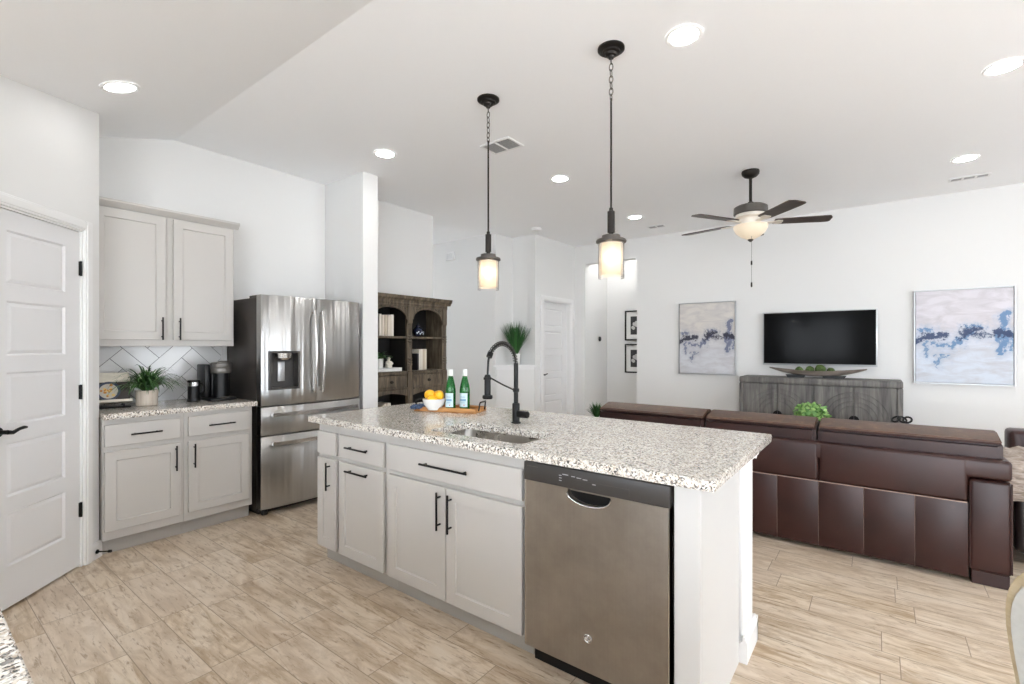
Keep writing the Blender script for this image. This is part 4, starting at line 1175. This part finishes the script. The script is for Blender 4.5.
for k in range(7): b.ball((.062 * math.cos(R(k * 17 - 50)), .062 * math.sin(R(k * 17 - 50)), .045 + .012 * math.sin(k * 2.2)), (.006, .009, .011), 8)
b.build('pale_spots', plain('spot_white', rgb(190, 200, 214), .2), t)  # small pale spots round the belly of the vase

# ---------------------------------------------------------------- niche plant, hall things
t = thing('potted_grass', 'tall green grass in a white pot on the corner ledge', 'plant', (-4.235, 5.66, 1.0725))
b = MB(); b.lathe([(0, 0), (.05, 0), (.06, .165), (.054, .165), (.046, .012), (0, .01)], seg=24); b.build('pot', M['white'], t)
b = MB(); b.lathe([(0, .145), (.053, .145), (.053, .15), (0, .15)]); b.build('soil', M['soil'], t)
b = MB(); arching(b, (0, 0, .15), 190, .50, .018, .07, (.05, .62), clampf=lambda p: Vector((max(p.x, -.18), min(p.y, .17), p.z)))
b.strip([(0, 0, .16), (.08, -.02, .24), (.19, -.03, .34), (.26, -.03, .40)], .008, (0, 1, 0)); b.build('foliage', M['grass'], t, normals=False)
def picture(x, z0, z1, label):
    t = thing('picture_frame', label, 'picture', (x, 7.804, z0), 0, 'black framed prints in the hall'); h = z1 - z0; w = .42
    b = MB(); b.plate([(0, 0), (w, 0), (w, h), (0, h)], [[(.022, .022), (w - .022, .022), (w - .022, h - .022), (.022, h - .022)]], -.03, 0, 'y'); b.build('frame', M['blackm'], t, smooth=0)
    b = MB(); b.box(.02, w - .02, -.012, -.002, .02, h - .02); b.build('mat_board', M['white'], t)
    b = MB(); b.box(.10, w - .10, -.014, -.011, .10, h - .10); b.build('print', plain('dark_print', rgb(52, 52, 54), .5, vary=.3, scale=16), t)
    b = MB()
    for k in range(6): b.ball((.18 + .04 * math.cos(k), -.0145, h / 2 + .05 * math.sin(k * 1.3)), (.028, .0015, .03), 12)
    b.build('print_bloom', plain('grey_bloom', rgb(196, 196, 196), .6), t)
picture(-3.476, 1.449, 1.96, 'upper black framed print in the hall opening')
picture(-3.476, .894, 1.389, 'lower black framed print in the hall opening')
t = thing('thermostat', 'round black thermostat on the white hall wall', 'thermostat', (-3.825, 7.498, 1.475), R(90))
b = MB(); b.lathe([(0, 0), (.042, 0), (.042, .02), (.036, .026), (0, .026)], mtx=Matrix.Rotation(R(90), 4, 'X')); b.build('dial', M['blackm'], t)
b = MB(); b.lathe([(.043, .0), (.0445, .004), (.0435, .016)], mtx=Matrix.Rotation(R(90), 4, 'X'), cap=False); b.build('ring', M['chrome'], t)

# ---------------------------------------------------------------- television wall
t = thing('television', 'black flat television with thin silver edge on the wall', 'television', (-.595, 6.998, 1.445))
b = MB(); b.box(-.595, .595, -.06, -.02, -.337, .337, .004, 2); b.build('bezel', M['silver'], t)
b = MB(); b.box(-.58, .58, -.062, -.058, -.316, .325); b.build('screen', M['screen'], t)
b = MB(); b.box(-.2, .2, -.02, 0, -.15, .15); b.build('wall_mount', M['blackm'], t)
def art(x0, x1, z0, z1, mat, label):
    t = thing('painting', label, 'painting', ((x0 + x1) / 2, 6.998, (z0 + z1) / 2), 0, 'pair of abstract canvases'); w, h = (x1 - x0) / 2, (z1 - z0) / 2
    b = MB(); b.plate([(-w, -h), (w, -h), (w, h), (-w, h)], [[(-w + .008, -h + .008), (w - .008, -h + .008), (w - .008, h - .008), (-w + .008, h - .008)]], -.045, 0, 'y'); b.build('frame', M['silver'], t, smooth=0)
    b = MB(); b.box(-w + .014, w - .014, -.038, -.004, -h + .014, h - .014, .002, 1); b.build('canvas', mat, t)
art(-2.284, -1.522, .952, 1.962, M['paint_grey'], 'grey abstract painting left of the television')
art(.322, 1.112, .938, 1.96, M['paint_blue'], 'blue abstract painting right of the television')

# console / sideboard
t = thing('sideboard', 'grey weathered wood sideboard with carved arcs below the television', 'sideboard', (-.585, 6.75, 0))
HW, F, K = .80, -.22, .225; TZ = .97
b = MB(); b.box(-HW, HW, F, K, TZ - .075, TZ, .012, 2); b.build('top', M['greywood'], t)
b = MB()
for s in (-1, 1): b.box(min(s * HW, s * (HW - .05)), max(s * HW, s * (HW - .05)), F, K, 0, TZ - .076, .008, 2)
b.box(-HW + .05, HW - .05, F + .03, K, .09, TZ - .076); b.box(-HW + .05, HW - .05, F, K, .05, .12, .004, 1); b.build('case', M['greywood'], t)
dw_ = (2 * HW - .1) / 4
for k in range(4):
    x0 = -HW + .05 + k * dw_ + .002; x1 = x0 + dw_ - .004
    b = MB(); b.box(x0, x1, F + .008, F + .03, .122, TZ - .08, .003, 1)
    cx = x1 if k % 2 == 0 else x0                                   # arcs centred on the seam of each pair
    for rad in (.16, .21, .26, .31):
        pts = []
        for a in range(0, 181, 6):
            aa = R(90 + a) if k % 2 == 0 else R(90 - a)
            x, z = cx + rad * math.cos(aa), .52 + rad * math.sin(aa)
            if x0 + .004 < x < x1 - .002 or abs(x - cx) < .003: pts.append((min(max(x, x0 + .003), x1 - .003), F + .008, z))
        if len(pts) > 3: 
            seg_ = []
            for p in pts:
                if seg_ and (Vector(p) - Vector(seg_[-1])).length > .06:
                    if len(seg_) > 2: b.tube(seg_, .006, 6)
                    seg_ = []
                seg_.append(p)
            if len(seg_) > 2: b.tube(seg_, .006, 6)
    dd = b.build('door', M['greywood'], t)
    b = MB(); P = [(cx + .045 * math.cos(R(a)), .53 + .045 * math.sin(R(a))) for a in (range(90, 271, 15) if k % 2 == 0 else range(-90, 91, 15))]
    b.prism(P, F + .0, F + .009, 'y'); b.build('pull_plate', M['blackm'], dd)
# boat bowl and moss balls
t = thing('centerpiece_bowl', 'long boat-shaped driftwood bowl on the sideboard', 'bowl', (-.585, 6.72, .9705))
b = MB(); tt = bmesh.new(); N = 28; ringsO = []; ringsI = []
for i in range(N + 1):
    x = -.49 + .98 * i / N; f = x / .49; w = .085 * max(.0, 1 - f * f) ** .8 + .004; zt = .085 + .035 * f * f; zb = .018 + .09 * abs(f) ** 2.2
    ro, ri = [], []
    for k in range(9):
        a = PI + PI * k / 8; ro.append(tt.verts.new((x, w * math.cos(a), zt + (zt - zb) * math.sin(a) if zt > zb else zt)))
        ri.append(tt.verts.new((x * .985, (w * .86) * math.cos(a), zt + max(zt - zb - .012, .001) * math.sin(a))))
    ringsO.append(ro); ringsI.append(ri)
for i in range(N):
    for k in range(8):
        tt.faces.new((ringsO[i][k], ringsO[i + 1][k], ringsO[i + 1][k + 1], ringsO[i][k + 1])); tt.faces.new((ringsI[i][k], ringsI[i][k + 1], ringsI[i + 1][k + 1], ringsI[i + 1][k]))
    for k in (0, 8): tt.faces.new((ringsO[i][k], ringsI[i][k], ringsI[i + 1][k], ringsO[i + 1][k]))
for i in (0, N):
    for k in range(8): tt.faces.new((ringsO[i][k], ringsO[i][k + 1], ringsI[i][k + 1], ringsI[i][k]))
b.add(tt); b.build('hull', M['bowlwood'], t, smooth=60)
for x0, x1 in ((-.31, -.10), (.06, .30)):
    b = MB(); b.prism([(x0 + .02, 0), (x1 - .02, 0), (x1, .035), (x0, .035)], -.035, .035, 'y'); b.build('foot', M['blackm'], t)
MBL = ['moss ball at the left end of the boat bowl', 'second moss ball from the left in the boat bowl', 'tallest moss ball in the middle of the boat bowl', 'moss ball at the right end of the boat bowl']
for k, (x, r_) in enumerate(((-.17, .042), (-.06, .046), (.045, .056), (.15, .04))):
    b = MB(); tt = bmesh.new(); bmesh.ops.create_icosphere(tt, subdivisions=3, radius=r_)
    for v in tt.verts: v.co *= 1 + rnd(-.07, .07)
    b.add(tt); tag(b.build('moss_ball', M['moss'], None, (-.585 + x, 6.72, .9705 + .047 + r_), 0), MBL[k], 'moss ball', 'moss balls in the boat bowl')

# ---------------------------------------------------------------- sofa
SXL, SXR, SBY = -1.975, .588, 3.74
sc = (SXL + SXR) / 2
t = thing('sofa', 'long brown leather sofa seen from behind', 'sofa', (sc, SBY + .5, 0))
hw = (SXR - SXL) / 2
def X(x): return x - sc
def Yb(y): return y - (SBY + .5)
b = MB(); b.box(-hw + .17, hw - .17, Yb(SBY + .03), .45, .07, .36, .015, 2); b.build('base_frame', M['leather'], t)
b = MB(); b.box(-hw + .165, hw - .165, Yb(SBY + .02), Yb(SBY + .22), .06, .69, .03, 3); b.build('back_frame', M['leather'], t)
seams = [SXL + .172, -1.60, -1.36, -1.10, -.82, -.552, -.311, -.07, .177, .410]
for a, c in zip(seams, seams[1:]):
    b = MB(); b.box(X(a) + .0005, X(c) - .0005, Yb(SBY - .002), Yb(SBY + .03), .030, .4545, .004, 2); b.build('back_panel', M['leather'], t)
for a, c in ((SXL + .172, -1.10), (-1.10, -.311), (-.311, .410)):
    b = MB(); b.box(X(a) + .0005, X(c) - .0005, Yb(SBY - .002), Yb(SBY + .06), .4555, .709, .020, 4); b.build('back_panel', M['leather'], t)
b = MB(); b.tube([(X(SXL + .18), Yb(SBY - .003), .455), (X(.405), Yb(SBY - .003), .455)], .003, 6)
for q in seams[1:-1]: b.tube([(X(q), Yb(SBY + .002), .06), (X(q), Yb(SBY + .002), .45)], .0012, 5)
b.build('stitching', M['thread'], t)
b = MB(); b.box(-hw, hw, Yb(SBY + .0), Yb(SBY + .235), .598, .7085, .02, 4); b.build('top_rail', M['leather'], t)
for s in (-1, 1):
    x0, x1 = (hw - .175, hw) if s > 0 else (-hw, -hw + .175)
    b = MB(); b.box(x0, x1, Yb(SBY + .002), .47, .075, .592, .02, 3); b.box(x0, x1, Yb(SBY + .25), .48, .56, .63, .03, 3)
    ar = b.build('arm', M['leather'], t)
    b = MB(); b.tube([(x0 + .004, Yb(SBY + .001), .09), (x0 + .004, Yb(SBY + .001), .58), (x1 - .004, Yb(SBY + .001), .587), (x1 - .004, Yb(SBY + .001), .09)], .004, 6); b.build('piping', M['leather'], ar)
for sx in (-1, 1):
    for yy_ in (Yb(SBY + .01), .36):
        b = MB(); x0, x1 = (hw - .165, hw - .01) if sx > 0 else (-hw + .01, -hw + .165); b.box(x0, x1, yy_, yy_ + .1, 0, .078, .004, 1); b.build('leg', M['leather'], t)
cs = [-1.945, -1.054, -.326, .562]
CS = [(-1.945, -1.06), (-1.048, -.331), (-.321, .562)]
def cushion(b, x0, x1, y0, y1, z0, z1, bev, m=0, puff=.02):
    tt = bmesh.new(); bmesh.ops.create_cube(tt, size=1)
    for v in tt.verts: v.co = Vector(((x0 + x1) / 2 + v.co.x * (x1 - x0), (y0 + y1) / 2 + v.co.y * (y1 - y0), (z0 + z1) / 2 + v.co.z * (z1 - z0)))
    bmesh.ops.subdivide_edges(tt, edges=list(tt.edges), cuts=5, use_grid_fill=True)
    cx_, cy_, cz_ = (x0 + x1) / 2, (y0 + y1) / 2, (z0 + z1) / 2
    for v in tt.verts:
        fx, fy_, fz = [(v.co[i] - c_) / h_ for i, c_, h_ in ((0, cx_, (x1 - x0) / 2), (1, cy_, (y1 - y0) / 2), (2, cz_, (z1 - z0) / 2))]
        p = Vector((fx, fy_, fz)); k4 = (abs(fx) ** 9 + abs(fy_) ** 9 + abs(fz) ** 9) ** (1 / 9)
        if k4 > 0: p = p / k4 * max(abs(fx), abs(fy_), abs(fz)) 
        v.co = Vector((cx_ + p.x * (x1 - x0) / 2, cy_ + p.y * (y1 - y0) / 2, cz_ + p.z * (z1 - z0) / 2 + .004 * math.sin(fx * 7 + cx_ * 3)))
    b.add(tt, m)
for x0, x1 in CS:
    b = MB(); b.prism([(Yb(3.81), .50), (Yb(3.80), .66), (Yb(3.806), .796), (Yb(3.97), .832), (Yb(4.06), .822), (Yb(4.10), .72), (Yb(4.10), .50)], X(x0), X(x1), 'x', bev=.022)
    cu = b.build('back_cushion', M['leather'], t, smooth=60)
    b = MB(); b.prism([(Yb(3.807), .790), (Yb(3.812), .806), (Yb(3.97), .8445), (Yb(4.05), .838), (Yb(4.06), .80), (Yb(3.97), .815)], X(x0) + .006, X(x1) - .006, 'x', bev=.006); o = b.build('cushion_top', M['leather_lit_worn'], cu, smooth=60); o['label'] = 'worn leather cushion top, painted lighter as lit by the windows'
    b = MB(); b.tube([(X(x0) + .012, Yb(3.804), .794), (X(x1) - .012, Yb(3.804), .794)], .006, 8); b.build('welt', M['leather'], cu)
    b = MB(); cushion(b, max(X(x0), -hw + .18), min(X(x1), hw - .18), Yb(SBY + .36), .47, .365, .50, .04); b.build('seat_cushion', M['leather'], t, smooth=80)

# armchair with throw at the right edge
t = thing('armchair', 'dark leather armchair behind the sofa arm, cut by the right edge', 'armchair', (1.22, 4.72, 0))
b = MB(); b.box(-.46, .46, .22, .44, .1, .735, .03, 3); b.build('back', M['leather'], t)
for s in (-1, 1):
    b = MB(); b.box(*sorted((s * .55, s * .36)), -.52, .22, .08, .585, .03, 3); b.build('arm', M['leather_shaded'], t)
b = MB(); b.box(-.36, .36, -.48, .22, .08, .40, .02, 2); cushion(b, -.355, .355, -.5, .21, .40, .5, .04); b.build('seat', M['leather'], t)
for sx in (-1, 1):
    for y in (-.44, .34):
        b = MB(); b.box(sx * .46 - .03, sx * .46 + .03, y - .03, y + .03, 0, .1, .004, 1); b.build('leg', M['blackm'], t)
b = MB(); tt = bmesh.new(); bmesh.ops.create_grid(tt, x_segments=26, y_segments=22, size=.5)
AZ, XC, HALF, YF = .60, .765, .125, 4.17
for v in tt.verts:
    sx_, ty = v.co.x * .56, (v.co.y + .5) * .78                       # sx_ runs across the arm, ty along it from the hanging front hem
    wv = .010 * math.sin(sx_ * 42 + ty * 9) + .006 * math.sin(sx_ * 90 + 2)
    if ty < .24: y, z = YF - .018 + wv, AZ + .03 - (.24 - ty) * .95
    else: y, z = YF + (ty - .24), AZ + .03 + .03 * math.sin(min(1, (ty - .24) / .2) * PI) + wv * .7
    if abs(sx_) > HALF:
        x = XC + math.copysign(HALF + .01 + abs(wv), sx_); z -= (abs(sx_) - HALF)
    else: x, z = XC + sx_, z + .012 * math.cos(sx_ / HALF * PI / 2)
    v.co = Vector((x, y, z))
r_ = bmesh.ops.extrude_face_region(tt, geom=list(tt.faces))
for v in [q for q in r_['geom'] if isinstance(q, bmesh.types.BMVert)]:
    v.co += Vector(((-.012 if v.co.x < .765 - .1 else .012 if v.co.x > .765 + .1 else 0), -.012 if v.co.y < 4.17 else 0, .012))
b.add(tt); tag(b.build('throw_blanket', M['throw'], None, (0, 0, 0), 60), 'taupe ribbed throw draped over the armchair arm', 'blanket')

# plants and tables beyond the sofa
def table(name, label, loc, w, d, h, mat, cat='table'):
    t = thing(name, label, cat, loc)
    b = MB(); b.box(-w / 2, w / 2, -d / 2, d / 2, h - .035, h, .005, 2); b.build('table_top', mat, t)
    for sx in (-1, 1):
        for sy in (-1, 1):
            b = MB(); x, y = sx * (w / 2 - .04), sy * (d / 2 - .04); b.box(x - .02, x + .02, y - .02, y + .02, 0, h - .035); b.build('leg', mat, t)
    b = MB(); b.box(-w / 2 + .04, w / 2 - .04, -d / 2 + .04, d / 2 - .04, .14, .16); b.build('lower_shelf', mat, t)
table('coffee_table', 'low wooden coffee table hidden in front of the sofa', (-.45, 5.45, 0), 1.25, .62, .46, M['greywood'])
t = thing('potted_bush', 'bright green leafy bush showing above the sofa back', 'plant', (-.51, 5.38, .4605))
b = MB(); b.lathe([(0, 0), (.07, 0), (.085, .15), (.078, .15), (.066, .012), (0, .01)], seg=24); b.build('pot', M['white'], t)
b = MB(); b.lathe([(0, .13), (.075, .13), (.075, .135), (0, .135)]); b.build('soil', M['soil'], t)
b = MB(); bushy(b, (0, 0, .235), .155, 340, .045); b.build('foliage', M['bush'], t, normals=False)
table('side_table', 'small side table behind the far end of the sofa', (-2.22, 4.28, 0), .42, .42, .56, M['greywood'])
t = thing('potted_grass', 'short tufted green plant left of the sofa end', 'plant', (-2.21, 4.28, .5605))
b = MB(); b.lathe([(0, 0), (.055, 0), (.065, .09), (.06, .09), (.05, .012), (0, .01)], seg=24); b.build('pot', M['white'], t)
b = MB(); b.lathe([(0, .075), (.058, .075), (.058, .08), (0, .08)]); b.build('soil', M['soil'], t)
b = MB(); arching(b, (0, 0, .08), 120, .16, .012, .22, (.15, .95)); b.build('foliage', M['grass'], t, normals=False)
# black knot sculpture on the right of the coffee table group
t = thing('knot_sculpture', 'small black knot ornament over the right sofa cushion', 'ornament', (.165, 5.25, .4605))
b = MB(); b.box(-.045, .045, -.035, .035, 0, .235, .004, 1); b.build('pedestal', M['greywood'], t)
for x, tilt in ((-.04, .5), (.0, -.4), (.035, .2)):
    b = MB(); pts = [(x + .028 * math.cos(2 * PI * k / 20), .03 * math.sin(2 * PI * k / 20) * math.cos(tilt), .262 + .02 * math.sin(2 * PI * k / 20 + tilt)) for k in range(20)]
    b.tube(pts, .008, 8, closed=True); b.build('loop', M['blackm'], t)

# ---------------------------------------------------------------- dining chair cut by the right edge, doorstop
t = thing('dining_chair', 'pale dining chair with rounded grey back at lower right corner', 'chair', (.412, 1.545, 0), R(-52))
def shell(b, sx, sz, y0, y1, cz, taper, n=40, m=0):
    P = []
    for k in range(n):
        a = 2 * PI * k / n; x = abs(math.cos(a)) ** .75 * math.copysign(1, math.cos(a)); z = abs(math.sin(a)) ** .75 * math.copysign(1, math.sin(a))
        P.append((x * sx * (1 + taper * z), cz + z * sz))
    b.prism(P, y0, y1, 'y', m, .008)
b = MB(); shell(b, .225, .265, -.02, .02, .575, .22); b.build('back_rim', M['chairwood'], t)
b = MB(); shell(b, .206, .246, -.028, .028, .575, .22); b.build('back_pad', M['chairfab'], t)
b = MB(); b.box(-.235, .235, -.46, .0, .36, .41, .02, 3); b.build('seat_frame', M['chairwood'], t)
b = MB(); cushion(b, -.225, .225, -.45, -.04, .40, .475, .03); b.build('seat_cushion', M['chairfab'], t, smooth=80)
for sx in (-1, 1):
    for y in (-.42, -.02):
        b = MB(); b.cyl((sx * .2, y, .37), (sx * .22, y + (-.02 if y < -.2 else .05), 0), .02, .013, 14); b.build('leg', M['chairwood'], t)
px_, py_ = pant(-.045, -.017)
t = thing('doorstop', 'small black spring doorstop on the pantry baseboard', 'doorstop', (px_, py_, .045), PR)
b = MB(); b.lathe([(0, 0), (.014, 0), (.012, .006), (.006, .008)], mtx=Matrix.Rotation(R(90), 4, 'X')); b.build('mount', M['black'], t)
b = MB(); b.cyl((0, -.006, 0), (0, -.07, 0), .0045, seg=10); b.cyl((0, -.066, 0), (0, -.082, 0), .009, seg=14); b.build('rod', M['black'], t)
